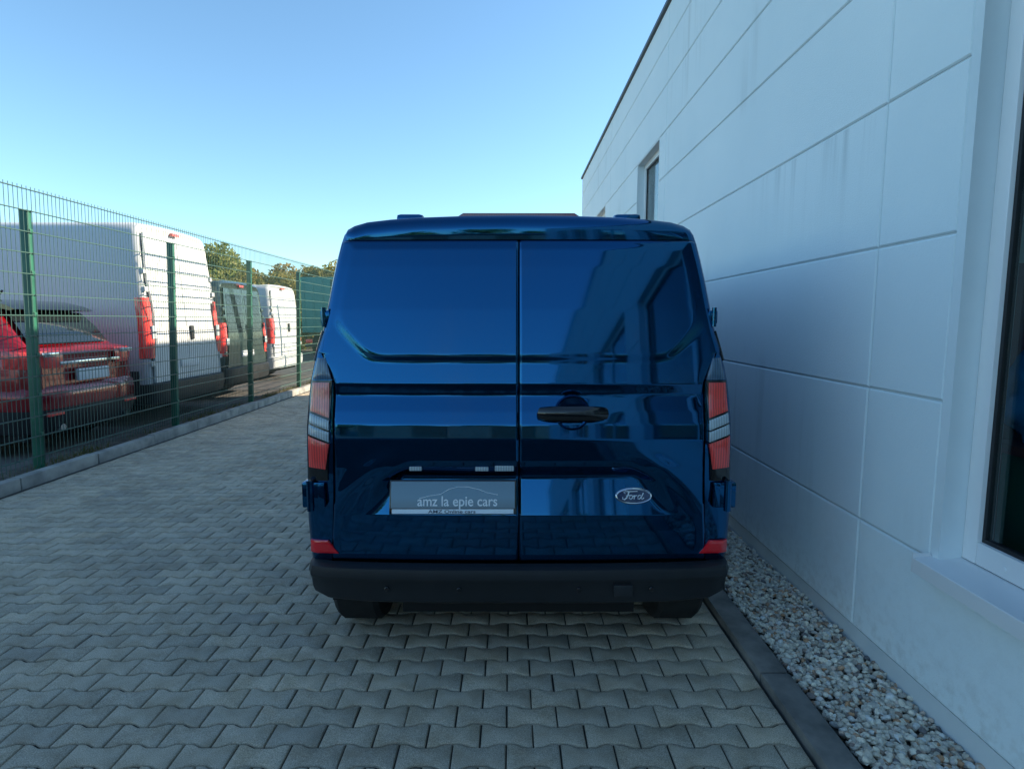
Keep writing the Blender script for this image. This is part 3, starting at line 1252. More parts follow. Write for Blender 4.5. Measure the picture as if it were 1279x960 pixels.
mb = MB()
el = [(0.084 * math.cos(t), 0.034 * math.sin(t)) for t in np.linspace(0, 2 * math.pi, 40, endpoint=False)]
mb.prism(el, 'y', -0.012, 0.008, 0.004)
mb.xf(lambda v: on_badge(v[0], v[2], v[1]))
bd = vb(mb, 'badge', 'badge_blue', door_r)
mb = MB()
mb.tube([on_badge(x * 0.975, z * 0.96, 0.0085) for x, z in el], 0.0032, 6, closed=True)
mb.tube([on_badge(x * 0.99, z * 0.99, 0.004) for x, z in el], 0.0045, 6, closed=True)
vb(mb, 'badge_rim', 'chrome', bd)
strokes = [
    ([(-0.040, 0.012), (-0.047, 0.017), (-0.040, 0.022), (-0.020, 0.0205), (0.010, 0.0215), (0.018, 0.0225)], 0.0024),      # top bar of F
    ([(-0.022, 0.020), (-0.026, 0.008), (-0.034, -0.008), (-0.044, -0.016), (-0.054, -0.012), (-0.052, -0.004)], 0.0030),  # stem of F
    ([(-0.036, 0.001), (-0.026, 0.002), (-0.016, 0.005)], 0.0020),
    ([(-0.010, 0.004), (-0.019, 0.001), (-0.022, -0.009), (-0.014, -0.014), (-0.006, -0.008), (-0.006, 0.001), (-0.011, 0.004)], 0.0024),  # o
    ([(-0.006, -0.004), (0.002, 0.003), (0.004, 0.004), (0.001, -0.014)], 0.0024),                                          # r
    ([(0.003, -0.004), (0.010, 0.003), (0.016, 0.003)], 0.0022),
    ([(0.034, 0.002), (0.026, 0.004), (0.019, -0.003), (0.020, -0.012), (0.027, -0.013), (0.034, -0.005)], 0.0024),        # d
    ([(0.046, 0.014), (0.040, 0.004), (0.034, -0.010), (0.040, -0.014), (0.048, -0.008)], 0.0024),
]
mb = MB()
for pts, r_ in strokes:
    mb.tube([on_badge(x, z, 0.0088) for x, z in pts], r_, 5)
vb(mb, 'badge_script', 'letter_white', bd)

# roof fittings
for s in (-1, 1):
    mb = MB()
    mb.box(s * 0.545 - 0.068, s * 0.545 + 0.068, 0.30, 0.55, 2.020, 2.080, 0.022)
    vb(mb, 'roof_mount', 'navy_paint')
mb = MB()
poly = [(-0.33, 2.030), (-0.27, 2.0665), (0.27, 2.0665), (0.33, 2.030)]
mb.prism(poly, 'y', 0.34, 0.22)
vb(mb, 'high_brake_light', 'lens_dark_red')

# wheels
def wheel(parent, x, y, r, w, s, tf=None, zc=None):
    hub = empty
    mb = MB()
    zc = r if zc is None else zc
    mb.lathe([(-w / 2, r * 0.62), (-w / 2 - 0.004, r * 0.80), (-w / 2 + 0.012, r * 0.95), (-w / 2 + 0.035, r), (w / 2 - 0.035, r), (w / 2 - 0.012, r * 0.95), (w / 2 + 0.004, r * 0.80), (w / 2, r * 0.62)], 'x', 32, (x, y, zc))
    if tf:
        mb.xf(tf)
    ty = mb.build('wheel', 'tyre_rubber', parent)
    mb = MB()
    o = s * w / 2
    mb.lathe([(o * 0.9, r * 0.63), (o * 0.92, r * 0.56), (o * 0.55, r * 0.50), (o * 0.6, r * 0.2), (o * 0.8, r * 0.12), (o * 0.8, 0.001)], 'x', 24, (x, y, zc))
    for k in range(5):
        a = k * 2 * math.pi / 5
        c, sn = math.cos(a), math.sin(a)
        p0 = (x + o * 0.78, y + c * r * 0.1, zc + sn * r * 0.1)
        p1 = (x + o * 0.80, y + c * r * 0.58, zc + sn * r * 0.58)
        mb.tube([p0, p1], r * 0.075, 6)
    if tf:
        mb.xf(tf)
    mb.build('rim', 'rim_metal', ty)
    return ty


for s in (-1, 1):
    for y in (0.48, 3.85):
        wheel(van, s * 0.835, y, 0.365, 0.25, s, vt, Z_GROUND + 0.365)
for s in (-1, 1):
    mb = MB()
    poly = [(3.0, 1.22), (4.15, 1.22), (3.55, 1.78), (3.0, 1.80)]
    pts = [(s * (float(W(z)) + 0.012), y, z) for y, z in poly]
    pin = [(s * (float(W(z)) - 0.02), y, z) for y, z in poly]
    mb.add(pts + pin, [(0, 1, 2, 3), (4, 7, 6, 5), (0, 4, 5, 1), (1, 5, 6, 2), (2, 6, 7, 3), (3, 7, 4, 0)])
    vb(mb, 'side_window', 'car_glass')
    mb = MB()
    mb.box(min(s * 0.99, s * 1.17), max(s * 0.99, s * 1.17), 3.95, 4.06, 1.20, 1.46, 0.03)
    vb(mb, 'wing_mirror', 'black_plastic')

# ================================================================== FENCE
fence = empty('mesh_fence', (-4.75, 8.05, 0.05))
fence.rotation_euler = (0, R(2.0), 0)
tag(fence, 'tall green double-rod wire mesh fence on square posts along the kerb', 'fence')
FS = 2.385
F_TOP, F_BOT, P_TOP = 2.80, 0.11, 2.60
posts = [5.72 + FS * i for i in range(-4, 11)]
pm = MB()
pm.box(-0.038, 0.038, -0.028, 0.028, 0, P_TOP - 0.05, 0.003)
pm.box(-0.041, 0.041, -0.031, 0.031, P_TOP - 0.0495, P_TOP - 0.04, 0.002)
p0 = pm.build('post', 'fence_green', fence)
cl_ = MB()
cl_.box(0.031, 0.052, -0.018, 0.018, -0.02, 0.02, 0.003)
c0 = None
first = True
for y in posts:
    o = p0 if first else inst(p0, 'post', fence, (0, 0, 0))
    first = False
    o.location = (-0.045, y - 8.05, 0)
    for z in np.arange(0.36, P_TOP - 0.1, 0.4):
        if c0 is None:
            c0 = cl_.build('clamp', 'fence_green', o)
            c0.location = (0, 0, z)
        else:
            inst(c0, 'clamp', o, (0, 0, z))
vm = MB()
n_w = int(FS / 0.05)
for i in range(n_w):
    y = (i + 0.5) * FS / n_w
    vm.box(-0.0020, 0.0020, y - 0.0020, y + 0.0020, F_BOT - 0.05, F_TOP - 0.05 + 0.03)
v0 = vm.build('vertical_wires', 'wire_green', fence, smooth=0)
tag(v0, kind='stuff')
rm = MB()
for s in (-1, 1):
    rm.box(s * 0.007 - 0.0034, s * 0.007 + 0.0034, 0.006, FS - 0.006, -0.004, 0.004)
r0 = rm.build('horizontal_rod', 'wire_green', fence, smooth=0)
zs = [F_TOP - 0.05 - 0.2 * i for i in range(14)]
fv = fr_ = True
for y in posts[:-1]:
    o = v0 if fv else inst(v0, 'vertical_wires', fence, (0, 0, 0))
    fv = False
    o.location = (0, y - 8.05, 0)
    for z in zs:
        o = r0 if fr_ else inst(r0, 'horizontal_rod', fence, (0, 0, 0))
        fr_ = False
        o.location = (0, y - 8.05, z)

# ================================================================== PARKED VEHICLES
def parked_van(name, label, Yc, Xr, Wv, H, Lv, paint, tail_z, tail_h, windows, group=None, lower=None):
    """local: rear at y=0, front towards +y; placed with the rear facing the fence"""
    root = empty(name, (Xr - Lv / 2, Yc, 0.03), R(90))
    tag(root, label, 'van', group)
    oy = -Lv / 2
    hw = Wv / 2
    prof_ = [(hw * 0.96, 0.36), (hw, 0.50), (hw, 0.95), (hw * 0.985, 1.25), (hw * 0.955, H * 0.72), (hw * 0.90, H - 0.16), (hw * 0.87, H - 0.07), (hw * 0.80, H - 0.02), (hw * 0.5, H), (0, H + 0.01)]
    outl = [(-x, z) for x, z in prof_] + [(x, z) for x, z in prof_[-2::-1]]
    P = []
    st = [(0.03, 0.90, 1), (0.0, 0.955, 1), (0.025, 0.985, 1), (0.09, 1, 1), (0.6, 1, 1), (Lv * 0.45, 1, 1), (Lv - 1.95, 1, 1), (Lv - 1.55, 0.99, 0.93), (Lv - 1.0, 0.97, 0.45), (Lv - 0.75, 0.95, 0.28), (Lv - 0.3, 0.90, 0.12), (Lv - 0.05, 0.84, -0.1), (Lv, 0.7, -0.25)]
    zm = 1.15
    for (y, f, zf) in st:
        row = []
        for x, z in outl:
            z2 = z if z < zm or zf >= 1 else zm + (z - zm) * max(zf, -0.2)
            lean = 0.10 * max(0, z - 1.2) / 1.4 if y < 0.5 else 0
            cz = 0.5 * (0.36 + H)
            row.append((x * f, y + lean + oy, cz + (z2 - cz) * (f if y < 0.1 else 1)))
        P.append(row)
    P = np.array(P)
    mb = MB().grid(P)
    n = P.shape[1]
    mb.f.append(tuple(range(n)))
    mb.f.append(tuple(len(mb.v) - n + k for k in range(n)))
    body = mb.build('body', paint, root, smooth=40)

    def rx(z):
        return float(np.interp(z, [p[1] for p in prof_], [p[0] for p in prof_]))

    def ry(z):
        return 0.10 * max(0, z - 1.2) / 1.4 + oy
    for s in (-1, 1):
        zs_ = [0.62, 0.95, 1.25, H * 0.6, H * 0.72, H - 0.22, H - 0.15]
        xi = [0.006] * len(zs_)
        mb = MB()
        G0 = [[(s * 0.006, ry(z) - 0.012, z), (s * (rx(z) - (0.20 if z < 1.8 and tail_z < z < tail_z + tail_h else 0.13)), ry(z) - 0.012, z)] for z in zs_]
        G1 = [[(p[0], p[1] + 0.03, p[2]) for p in r_] for r_ in G0]
        mb.grid(G0)
        nn = len(zs_)
        for col in (0, 1):
            mb.grid([[G0[i][col], G1[i][col]] for i in range(nn)])
        mb.grid([G0[0], G1[0]])
        mb.grid([G0[-1], G1[-1]])
        dr_ = mb.build('rear_door', paint, root, smooth=30)
        if windows:
            mb = MB()
            za, zb_ = 1.28, H - 0.26
            a = [(s * 0.07, ry(za) - 0.016, za), (s * (rx(za) - 0.20), ry(za) - 0.016, za), (s * (rx(zb_) - 0.20), ry(zb_) - 0.016, zb_), (s * 0.07, ry(zb_) - 0.016, zb_)]
            mb.add(a + [(p[0], p[1] + 0.01, p[2]) for p in a], [(0, 1, 2, 3), (4, 7, 6, 5), (0, 4, 5, 1), (1, 5, 6, 2), (2, 6, 7, 3), (3, 7, 4, 0)])
            mb.build('rear_window', 'car_glass', dr_, smooth=0)
        # tail light, wraps the corner
        mb = MB()
        G = []
        for k in range(9):
            z = tail_z + tail_h * k / 8
            wz = rx(z)
            bul = math.sin(math.pi * min(1, max(0.12, k / 8)) * 0.9)
            G.append([(s * (wz - 0.145 + 0.04 * (k > 6)), ry(z) - 0.010, z), (s * (wz - 0.10), ry(z) - 0.026 - 0.012 * bul, z), (s * (wz - 0.035), ry(z) - 0.022, z), (s * (wz + 0.002), ry(z) + 0.03, z), (s * (wz + 0.012), ry(z) + 0.10 - 0.03 * bul, z), (s * (wz - 0.01), ry(z) + 0.16, z)])
        mb.grid(G)
        tl = mb.build('tail_light', 'lens_red', root, smooth=50)
        mb = MB()
        z = tail_z + tail_h * 0.42
        mb.box(min(s * (rx(z) - 0.16), s * (rx(z) - 0.06)), max(s * (rx(z) - 0.16), s * (rx(z) - 0.06)), ry(z) - 0.046, ry(z) - 0.02, z - tail_h * 0.10, z + tail_h * 0.12, 0.008)
        mb.build('reversing_lens', 'lens_clear', tl)
        mb = MB()
        for z in (0.9, 1.25 if tail_z > 1.2 else tail_z + tail_h + 0.12, H * 0.76):
            mb.box(min(s * (rx(z) - 0.11), s * (rx(z) - 0.03)), max(s * (rx(z) - 0.11), s * (rx(z) - 0.03)), ry(z) - 0.03, ry(z) + 0.05, z - 0.035, z + 0.035, 0.006)
        mb.build('hinges', paint, dr_)
        # cab side glass
        mb = MB()
        pl = [(Lv - 2.5, 1.28), (Lv - 1.25, 1.28), (Lv - 1.62, min(H - 0.3, 1.95)), (Lv - 2.5, min(H - 0.3, 1.98))]
        a = [(s * (rx(z) + 0.006), y + oy, z) for y, z in pl]
        mb.add(a + [(p[0] - s * 0.03, p[1], p[2]) for p in a], [(0, 1, 2, 3), (4, 7, 6, 5), (0, 4, 5, 1), (1, 5, 6, 2), (2, 6, 7, 3), (3, 7, 4, 0)])
        mb.build('side_window', 'car_glass', root, smooth=0)
        mb = MB()
        mb.box(min(s * (hw - 0.01), s * (hw + 0.025)), max(s * (hw - 0.01), s * (hw + 0.025)), oy + 0.14, oy + Lv - 1.6, 0.37, 0.80, 0.012)
        mb.build('side_moulding', 'black_plastic', root)
        for y in (0.95, Lv - 0.98):
            wheel(root, s * (hw - 0.13), y + oy, 0.34, 0.22, s)
        mb = MB()
        mb.box(min(s * hw, s * (hw + 0.2)), max(s * hw, s * (hw + 0.2)), oy + Lv - 1.45, oy + Lv - 1.33, 1.25, 1.55, 0.03)
        mb.build('wing_mirror', 'black_plastic', root)
    mb = MB()
    pth = [(-hw - 0.01, 0.5), (-hw - 0.012, 0.1), (-hw * 1.005, 0.0), (-hw * 0.95, -0.05), (-hw * 0.6, -0.085), (0, -0.095), (hw * 0.6, -0.085), (hw * 0.95, -0.05), (hw * 1.005, 0.0), (hw + 0.012, 0.1), (hw + 0.01, 0.5)]
    P = [[(x * 0.97, y + oy + 0.03, 0.62), (x, y + oy, 0.60), (x * 1.003, y + oy - 0.005, 0.45), (x * 0.98, y + oy + 0.02, 0.32), (x * 0.9, y + oy + 0.10, 0.30)] for x, y in pth]
    mb.grid(P).build('bumper', 'black_plastic' if lower is None else lower, root, smooth=45)
    mb = MB()
    mb.box(-0.09, 0.09, ry(H - 0.08) - 0.03, ry(H - 0.08) + 0.06, H - 0.105, H - 0.065, 0.006)
    mb.build('high_brake_light', 'lens_red', root)
    mb = MB()
    mb.box(-0.26, 0.26, ry(0.85) - 0.028, ry(0.85) - 0.012, 0.80, 0.92, 0.004)
    mb.build('number_plate', 'plate_white', root)
    mb = MB()
    mb.box(0.06, 0.14, ry(1.35) - 0.05, ry(1.35) - 0.012, 1.22, 1.44, 0.015)
    mb.build('door_handle', 'black_plastic', root)
    mb = MB()
    mb.box(-hw * 0.9, hw * 0.9, oy + 0.15, oy + Lv - 0.2, 0.22, 0.361)
    mb.build('underbody', 'under_dark', root, smooth=0)
    # windscreen
    mb = MB()
    zt_, zb2 = zm + (H - zm) * 0.86, zm + (H - zm) * 0.40
    mb.add([(-hw * 0.78, oy + Lv - 1.47, zt_), (hw * 0.78, oy + Lv - 1.47, zt_), (hw * 0.88, oy + Lv - 0.90, zb2), (-hw * 0.88, oy + Lv - 0.90, zb2)], [(0, 1, 2, 3)])
    mb.build('windscreen', 'car_glass', root, smooth=0)
    return root


LOTZ = 0.03
v1 = parked_van('delivery_van', 'tall white high-roof delivery van parked behind the fence next to the red car', 9.20, -5.16, 2.06, 2.92, 5.8, 'white_paint', 0.98, 0.86, False, 'vans parked behind the fence')
v2 = parked_van('parked_van', 'dark grey-green van with large rear windows parked between the white vans', 11.75, -5.4, 1.92, 2.28, 5.0, 'grey_green_paint', 0.85, 0.62, True, 'vans parked behind the fence')
v3 = parked_van('parked_van', 'lower white van with plain rear doors parked beyond the grey-green van', 15.3, -5.95, 1.95, 2.42, 5.2, 'white_paint', 0.95, 0.62, False, 'vans parked behind the fence', 'white_paint')


# one more van in the row beside the photographer: outside the frame, it shows in the paint's reflections
def copy_tree(o, parent=None):
    c = o.copy()
    COL.objects.link(c)
    c.parent = parent
    for ch in o.children:
        copy_tree(ch, c)
    return c


v4 = copy_tree(v3)
v4.location = (-8.9, -2.5, 0.03)
v4['label'] = 'white van with plain rear doors standing alone beside the photographer behind the fence'


# ---- red car
def red_car():
    Lc, Wc, H = 4.35, 1.74, 1.66
    root = empty('hatchback_car', (-5.17 - Lc / 2, 7.04, 0.03), R(90))
    tag(root, 'red hatchback with wrap-round tail lights and roof spoiler parked behind the fence', 'car')
    oy = -Lc / 2
    hw = Wc / 2
    # stations: y, half width factor, belt z, roof z (None = no cabin)
    st = [(0.02, 0.74, 0.60, 0.92), (0.0, 0.84, 0.45, 1.00), (0.06, 0.93, 0.36, 1.06), (0.25, 0.99, 0.32, 1.10), (0.8, 1.0, 0.30, 1.10), (2.0, 1.0, 0.30, 1.06), (3.0, 1.0, 0.30, 1.03), (3.7, 0.98, 0.32, 0.96), (4.15, 0.90, 0.36, 0.86), (4.32, 0.75, 0.45, 0.72), (4.35, 0.60, 0.50, 0.65)]
    P = []
    for y, f, z0, z1 in st:
        h = z1 - z0
        half_ = [(0.90, 0), (0.985, 0.10), (1.0, 0.35), (1.0, 0.55), (0.985, 0.80), (0.95, 0.95), (0.86, 1.0), (0.45, 1.015), (0, 1.02)]
        row = [(-a * hw * f, y + oy, z0 + b_ * h) for a, b_ in half_] + [(a * hw * f, y + oy, z0 + b_ * h) for a, b_ in half_[-2::-1]]
        P.append(row)
    P = np.array(P)
    n = P.shape[1]
    mb = MB().grid(P)
    mb.f.append(tuple(range(n)))
    mb.f.append(tuple(len(mb.v) - n + k for k in range(n)))
    mb.build('body', 'red_paint', root, smooth=45)
    # cabin with sloping hatch
    cst = [(0.20, 0.80, 1.08, 1.085), (0.36, 0.82, 1.07, 1.30), (0.55, 0.82, 1.07, 1.52), (0.72, 0.81, 1.07, 1.60), (1.2, 0.81, 1.06, H - 0.01), (1.9, 0.81, 1.05, H), (2.5, 0.80, 1.04, 1.61), (3.0, 0.80, 1.02, 1.36), (3.45, 0.80, 1.00, 1.01)]
    P = []
    for y, f, z0, z1 in cst:
        h = z1 - z0
        half_ = [(1.10, -0.02), (1.06, 0.3), (0.98, 0.62), (0.90, 0.86), (0.83, 0.95), (0.6, 0.99), (0, 1.0)]
        row = [(-a * hw * f, y + oy, z0 + b_ * h) for a, b_ in half_] + [(a * hw * f, y + oy, z0 + b_ * h) for a, b_ in half_[-2::-1]]
        P.append(row)
    cabn = MB().grid(np.array(P)).build('cabin', 'red_paint', root, smooth=45)
    # rear window over the slope
    mb = MB()
    G = []
    for (y, z, x) in ((0.215, 1.11, 0.62), (0.345, 1.305, 0.60), (0.50, 1.475, 0.56)):
        G.append([(t * x, y + oy - 0.02, z + 0.012) for t in np.linspace(-1, 1, 7)])
    mb.grid(G).build('rear_window', 'car_glass', cabn, smooth=50)
    mb = MB()
    poly = [(0.34, 1.515), (0.40, 1.50), (0.75, 1.585), (0.95, 1.64), (0.72, 1.628), (0.45, 1.565)]
    mb.prism([(p[0] + oy, p[1]) for p in poly], 'x', -0.60, 0.60)
    mb.build('roof_spoiler', 'gloss_black', cabn, smooth=30)
    mb = MB()
    mb.tube([(0, 1.1 + oy, H - 0.02), (0, 0.98 + oy, H + 0.09)], [0.03, 0.012], 8)
    mb.build('roof_antenna', 'gloss_black', cabn)
    for s in (-1, 1):
        for pl in ([(0.62, 1.13), (1.50, 1.12), (1.50, 1.53), (0.82, 1.50)], [(1.56, 1.12), (2.75, 1.10), (2.40, 1.50), (1.56, 1.54)]):
            mb = MB()
            a = []
            for y, z in pl:
                t = (z - 1.06) / 0.58
                xx = hw * 0.81 * float(np.interp(t, [-0.02, 0.3, 0.62, 0.86], [1.10, 1.06, 0.98, 0.90])) + 0.006
                a.append((s * xx, y + oy, z))
            mb.add(a + [(p[0] - s * 0.03, p[1], p[2]) for p in a], [(0, 1, 2, 3), (4, 7, 6, 5), (0, 4, 5, 1), (1, 5, 6, 2), (2, 6, 7, 3), (3, 7, 4, 0)])
            mb.build('side_window', 'car_glass', cabn, smooth=0)
        # tail light wraps round the corner
        mb = MB()
        G = []
        for z, b_ in ((0.86, 0), (0.90, 0.02), (0.97, 0.025), (1.02, 0.02), (1.05, 0)):
            G.append([(s * hw * 0.50, -0.012 + oy - b_ * 0.3, z), (s * hw * 0.72, -0.02 + oy - b_, z), (s * hw * 0.89, 0.035 + oy - b_, z), (s * (hw * 0.965 + b_ * 0.5), 0.11 + oy, z), (s * (hw * 0.995 + b_ * 0.3), 0.30 + oy, z + 0.01)])
        tl = mb.grid(G).build('tail_light', 'lens_red', root, smooth=60)
        mb = MB()
        mb.box(min(s * hw * 0.60, s * hw * 0.84), max(s * hw * 0.60, s * hw * 0.84), -0.052 + oy, -0.02 + oy, 0.985, 1.035, 0.008)
        mb.build('reversing_lens', 'chrome' if s < 0 else 'lens_clear', tl)  # chrome on one side only, standing in for a sun glint
        mb = MB()
        mb.box(min(s * 0.52, s * 0.74), max(s * 0.52, s * 0.74), -0.055 + oy, 0.0 + oy, 0.44, 0.475, 0.006)
        mb.build('bumper_reflector', 'lens_red', root)
        mb = MB()
        mb.tube([(s * 0.55, 0.10 + oy, 0.31), (s * 0.55, -0.05 + oy, 0.31)], 0.04, 12)
        mb.build('exhaust_tip', 'chrome', root)
        for y in (0.86, 3.48):
            wheel(root, s * (hw - 0.115), y + oy, 0.335, 0.21, s)
        mb = MB()
        mb.lathe([(0.0, 0.39), (0.02, 0.385), (0.025, 0.36), (0.0, 0.345)] if s > 0 else [(0.0, 0.39), (-0.02, 0.385), (-0.025, 0.36), (0.0, 0.345)], 'x', 28, (s * (hw - 0.004), 0.86 + oy, 0.36))
        mb.build('wheel_arch', 'black_plastic', root)
        mb = MB()
        mb.box(min(s * hw * 0.97, s * (hw + 0.19)), max(s * hw * 0.97, s * (hw + 0.19)), oy + 2.75, oy + 2.88, 1.06, 1.20, 0.03)
        mb.build('wing_mirror', 'red_paint', root)
    # bumper: body coloured top, dark diffuser
    pth = [(-hw - 0.004, 0.42), (-hw * 0.98, 0.10), (-hw * 0.86, -0.02), (-hw * 0.5, -0.05), (0, -0.055), (hw * 0.5, -0.05), (hw * 0.86, -0.02), (hw * 0.98, 0.10), (hw + 0.004, 0.42)]
    P = [[(x * 0.97, y + 0.04 + oy, 0.70), (x, y + oy, 0.67), (x * 1.003, y - 0.008 + oy, 0.60), (x, y + oy, 0.50)] for x, y in pth]
    MB().grid(P).build('bumper', 'red_paint', root, smooth=50)
    P = [[(x, y + oy, 0.499), (x * 0.99, y + oy + 0.004, 0.40), (x * 0.95, y + 0.05 + oy, 0.27), (x * 0.9, y + 0.12 + oy, 0.25)] for x, y in pth]
    MB().grid(P).build('diffuser', 'black_plastic', root, smooth=50)
    mb = MB()
    mb.box(-0.50, 0.50, -0.040 + oy, -0.004 + oy, 0.885, 0.925, 0.008)
    mb.build('trim_strip', 'chrome', root)
    mb = MB()
    mb.box(-0.26, 0.26, -0.052 + oy, -0.020 + oy, 0.725, 0.835, 0.004)
    mb.build('number_plate', 'plate_white', root)
    mb = MB()
    mb.box(-hw * 0.9, hw * 0.9, oy + 0.2, oy + Lc - 0.3, 0.18, 0.33)
    mb.build('underbody', 'under_dark', root, smooth=0)
    for o in root.children_recursive:           # raise the body over the wheels
        if o.type == 'MESH' and o.name.split('.')[0] not in ('wheel', 'rim', 'wheel_arch', 'underbody', 'exhaust_tip'):
            for v in o.data.vertices:
                v.co.z += 0.13 * min(1, max(0, (v.co.z - 0.38) / 0.5))
    return root


red_car()


# ---- green box truck far down the row
tr = empty('box_truck', (-6.85, 25.2, 0.03), 0)
tag(tr, 'truck with a teal green cargo box standing far behind the fence', 'truck')
mb = MB()
mb.box(-1.2, 1.2, -3.0, 2.4, 1.05, 3.15, 0.03)
bxo = mb.build('cargo_box', 'teal_panel', tr)
for i in range(7):
    mb = MB()
    mb.box(-1.2 + 0.36 * i + 0.10, -1.2 + 0.36 * i + 0.14, -3.02, -2.99, 1.08, 3.12, 0.004)
    mb.build('rib', 'teal_panel', bxo)
mb = MB()
mb.box(-0.5, 0.5, -2.9, 4.2, 0.75, 1.04)
mb.build('chassis', 'under_dark', tr, smooth=0)
mb = MB()
mb.prism([(2.5, 0.7), (4.4, 0.7), (4.45, 1.5), (4.2, 2.6), (2.5, 2.7)], 'x', -1.15, 1.15, 0.05)
mb.build('cab', 'white_paint', tr, smooth=30)
mb = MB()
mb.box(-1.1, 1.1, -3.05, -2.95, 0.5, 0.62, 0.01)
mb.build('underrun_bar', 'black_plastic', tr)
for s in (-1, 1):
    mb = MB()
    mb.box(min(s * 0.8, s * 1.05), max(s * 0.8, s * 1.05), -3.08, -3.04, 0.66, 0.80, 0.01)
    mb.build('tail_light', 'lens_red', tr)
    for y in (-1.7, 3.6):
        wheel(tr, s * 1.0, y, 0.48, 0.28, s)

# ================================================================== TREES
def tree(name, label, x, y, h, rx_, ry_, mat, nl=2600, leaf=0.22, trunk=0.25, group='trees and shrubs beyond the parking lot', seed=0, cat='tree'):
    rg = np.random.default_rng(seed + 100)
    root = empty(name, (x, y, 0.0))
    tag(root, label, cat, group)
    mb = MB()
    mb.tube([(0, 0, -0.1), (0.05, 0.03, h * 0.25), (0.0, 0.1, h * 0.55), (0.1, 0.0, h * 0.85)], [h * 0.028, h * 0.022, h * 0.014, h * 0.004], 8)
    clumps = []
    for k in range(30):
        a = rg.uniform(0, 6.28)
        q = math.sqrt(rg.uniform(0.05, 1))
        zc = rg.uniform(trunk, 0.92)
        taper = math.sin(math.pi * min(1, max(0.12, (1 - zc) / (1 - trunk))) ** 0.8 * 0.62 + 0.3)
        c = np.array([math.cos(a) * q * rx_ * 0.72 * taper, math.sin(a) * q * ry_ * 0.72 * taper, zc * h])
        clumps.append((c, rg.uniform(0.6, 1.0) * min(rx_, h * 0.5) * 0.44))
        mb.tube([(0, 0, h * max(0.15, zc * 0.55)), tuple(c * np.array([0.5, 0.5, 0.85])), tuple(c)], [h * 0.012, h * 0.008, h * 0.003], 5)
    mb.build('trunk', 'bark', root)
    n = nl
    ci = rg.integers(0, len(clumps), n)
    d = rg.normal(size=(n, 3))
    d /= np.linalg.norm(d, axis=1)[:, None]
    rad = rg.uniform(0.35, 1.08, n) ** 0.6
    cc = np.array([clumps[i][0] for i in ci])
    rr = np.array([clumps[i][1] for i in ci])
    pos = cc + d * (rad * rr)[:, None] * np.array([1, 1, 0.85])
    pos[:, 2] = np.maximum(pos[:, 2], 0.15)
    u = rg.normal(size=(n, 3))
    u /= np.linalg.norm(u, axis=1)[:, None]
    w = np.cross(u, rg.normal(size=(n, 3)))
    w /= np.linalg.norm(w, axis=1)[:, None]
    sz = rg.uniform(0.5, 1.2, n)[:, None] * leaf
    V = np.empty((n, 4, 3))
    V[:, 0] = pos - u * sz
    V[:, 1] = pos + w * sz * 0.45
    V[:, 2] = pos + u * sz
    V[:, 3] = pos - w * sz * 0.45
    me = bpy.data.meshes.new('crown')
    me.from_pydata(V.reshape(-1, 3).tolist(), [], np.arange(n * 4).reshape(-1, 4).tolist())
    me.materials.append(MATS[mat])
    o = bpy.data.objects.new('crown', me)
    COL.objects.link(o)
    o.parent = root
    return root


tree('leafy_tree', 'broad green tree rising behind the tall white van', -16.2, 31, 5.3, 4.4, 3.0, 'leaf_green', 20000, 0.15, 0.05, seed=1)
tree('leafy_tree', 'green tree half hidden behind the roof of the tall white van', -22.5, 31, 5.2, 4.6, 3.0, 'leaf_green', 6000, 0.20, 0.08, seed=2)
tree('shrub', 'yellow-brown shrub behind the lower white van', -13.6, 30, 4.15, 3.4, 2.4, 'leaf_ochre', 16000, 0.14, 0.03, seed=3, cat='shrub')
tree('shrub', 'yellow-brown shrub left of the teal truck box', -11.6, 32, 4.2, 3.4, 2.4, 'leaf_ochre', 16000, 0.14, 0.03, seed=4, cat='shrub')
tree('shrub', 'mixed green and ochre shrub rising over the teal truck box', -10.6, 35, 4.7, 3.6, 2.6, 'leaf_mixed', 16000, 0.15, 0.03, seed=5, cat='shrub')
tree('shrub', 'ochre shrub partly hidden by the rear pillar of the blue van', -7.6, 36, 4.5, 3.4, 2.6, 'leaf_mixed', 8000, 0.17, 0.03, seed=6, cat='shrub')
tree('shrub', 'yellow-green shrub at the foot of the broad green tree', -15.0, 27.5, 3.9, 3.0, 2.2, 'leaf_mixed', 12000, 0.13, 0.03, seed=11, cat='shrub')
tree('shrub', 'low yellow-green shrub between the lower white van and the teal truck', -12.2, 28.5, 3.7, 3.0, 2.2, 'leaf_mixed', 12000, 0.13, 0.03, seed=12, cat='shrub')
tree('leafy_tree', 'distant green tree behind the blue van', -3.0, 42, 5.6, 3.2, 3.0, 'leaf_green', 3000, 0.24, 0.1, seed=8)
# yard behind the camera, seen only in the reflections of the paint
for i, (x, y, h) in enumerate(((-9, -34, 6.0), (-3, -38, 7.0), (3, -36, 5.5), (-15, -30, 6.5), (9, -40, 7))):
    tree('leafy_tree', ['green tree behind the left end of the storage hall', 'green tree behind the hall roof middle', 'small green tree behind the right end of the hall', 'green tree standing clear of the hall beside the parking lot', 'tall green tree standing clear of the hall beside the showroom'][i], x, y, h, 3.4, 3.0, 'leaf_green', 1500, 0.35, 0.12, group='trees behind the photographer', seed=20 + i)
hall = empty('storage_hall', (-3.0, -31, 0))
tag(hall, 'low pale storage hall at the back end of the yard', 'building')
mb = MB()
mb.box(-9, 9, -4, 4, -0.1, 2.6)
mb.build('wall', 'verge_soil', hall, smooth=0)
mb = MB()
mb.prism([(-4.3, 2.601), (4.3, 2.601), (0, 3.3)], 'x', -9.3, 9.3)
mb.build('roof', 'coping', hall, smooth=0)
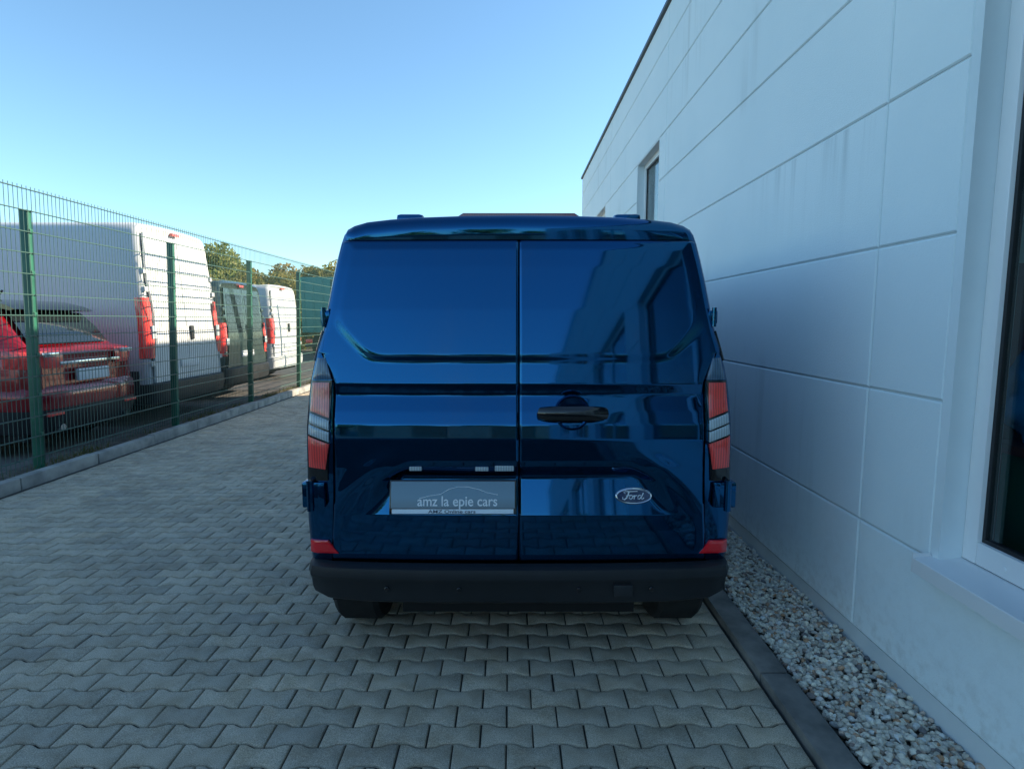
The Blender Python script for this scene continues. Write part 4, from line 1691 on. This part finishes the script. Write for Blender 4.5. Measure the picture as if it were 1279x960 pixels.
for x in (-6, 0, 6):
    mb = MB()
    mb.box(x - 1.6, x + 1.6, 3.98, 4.03, -0.05, 2.2)
    mb.build('door', 'kerb_dark', hall, smooth=0)

# interior things seen through the near window
cb = empty('tall_cabinet', (2.50, 3.02, 0.30))
tag(cb, 'tall dark brown cabinet standing inside behind the large window', 'cabinet')
mb = MB()
mb.box(-0.30, 0.30, -0.25, 0.25, 0.0, 1.52, 0.01)
mb.build('carcass', 'room_brown', cb)
for s in (-1, 1):
    mb = MB()
    mb.box(s * 0.15 - 0.14, s * 0.15 + 0.14, -0.272, -0.251, 0.08, 1.48, 0.004)
    d_ = mb.build('cabinet_door', 'room_brown', cb)
    mb = MB()
    mb.tube([(s * 0.03, -0.285, 0.7), (s * 0.03, -0.285, 0.85)], 0.008, 8)
    mb.build('handle', 'chrome', d_)
dk = empty('counter', (2.45, 1.75, 0.30))
tag(dk, 'dark green counter standing inside below the large window', 'counter')
mb = MB()
mb.box(-0.40, 0.45, -1.3, 0.70, 0.70, 0.74, 0.005)
mb.build('counter_top', 'room_brown', dk)
mb = MB()
mb.box(-0.36, 0.41, -1.25, 0.66, 0.0, 0.699)
mb.build('counter_base', 'room_green', dk, smooth=0)
bm = bmesh.new()
bmesh.ops.create_icosphere(bm, subdivisions=4, radius=1)
for v in bm.verts:
    nz_ = noise.noise(v.co * 2.3) * 0.22 + noise.noise(v.co * 5) * 0.10
    v.co = Vector((v.co.x * 0.20, v.co.y * 0.24, max(-0.17, v.co.z * 0.25))) * (1 + nz_)
b2 = MB().addbm(bm).build('cloth_bundle', 'room_blue', None, smooth=60)
b2.location = (2.27, 2.30, 1.225)
tag(b2, 'crumpled blue cloth bundle lying on the counter behind the large window', 'cloth')

# tow-eye cover on the bumper
mb = MB()
mb.box(0.44, 0.53, -0.092, -0.070, 0.268, 0.326, 0.006)
vb(mb, 'tow_eye_cover', 'black_plastic')
# weeds along the foot of the fence
rg = np.random.default_rng(5)
V, Fc = [], []
for i in range(2600):
    y = rg.uniform(3.5, 16)
    if math.sin(y * 2.3) + math.sin(y * 5.1 + 1) + rg.normal(0, 0.6) < 0.2:
        continue
    x = -4.70 - abs(rg.normal(0, 0.09))
    hgt = rg.uniform(0.03, 0.11)
    a = rg.uniform(0, 6.28)
    w = 0.004
    dx, dy = math.cos(a), math.sin(a)
    lx, ly = rg.normal(0, 0.03), rg.normal(0, 0.03)
    o = len(V)
    V += [(x - dx * w, y - dy * w, 0.058), (x + dx * w, y + dy * w, 0.058), (x + lx * 0.5 + dx * w * 0.7, y + ly * 0.5 + dy * w * 0.7, 0.06 + hgt * 0.6), (x + lx, y + ly, 0.06 + hgt)]
    Fc += [(o, o + 1, o + 2), (o, o + 2, o + 3)]
mb = MB()
mb.v, mb.f = V, Fc
tag(mb.build('weeds', 'grass_dry', None, smooth=0, fix=False), kind='stuff')
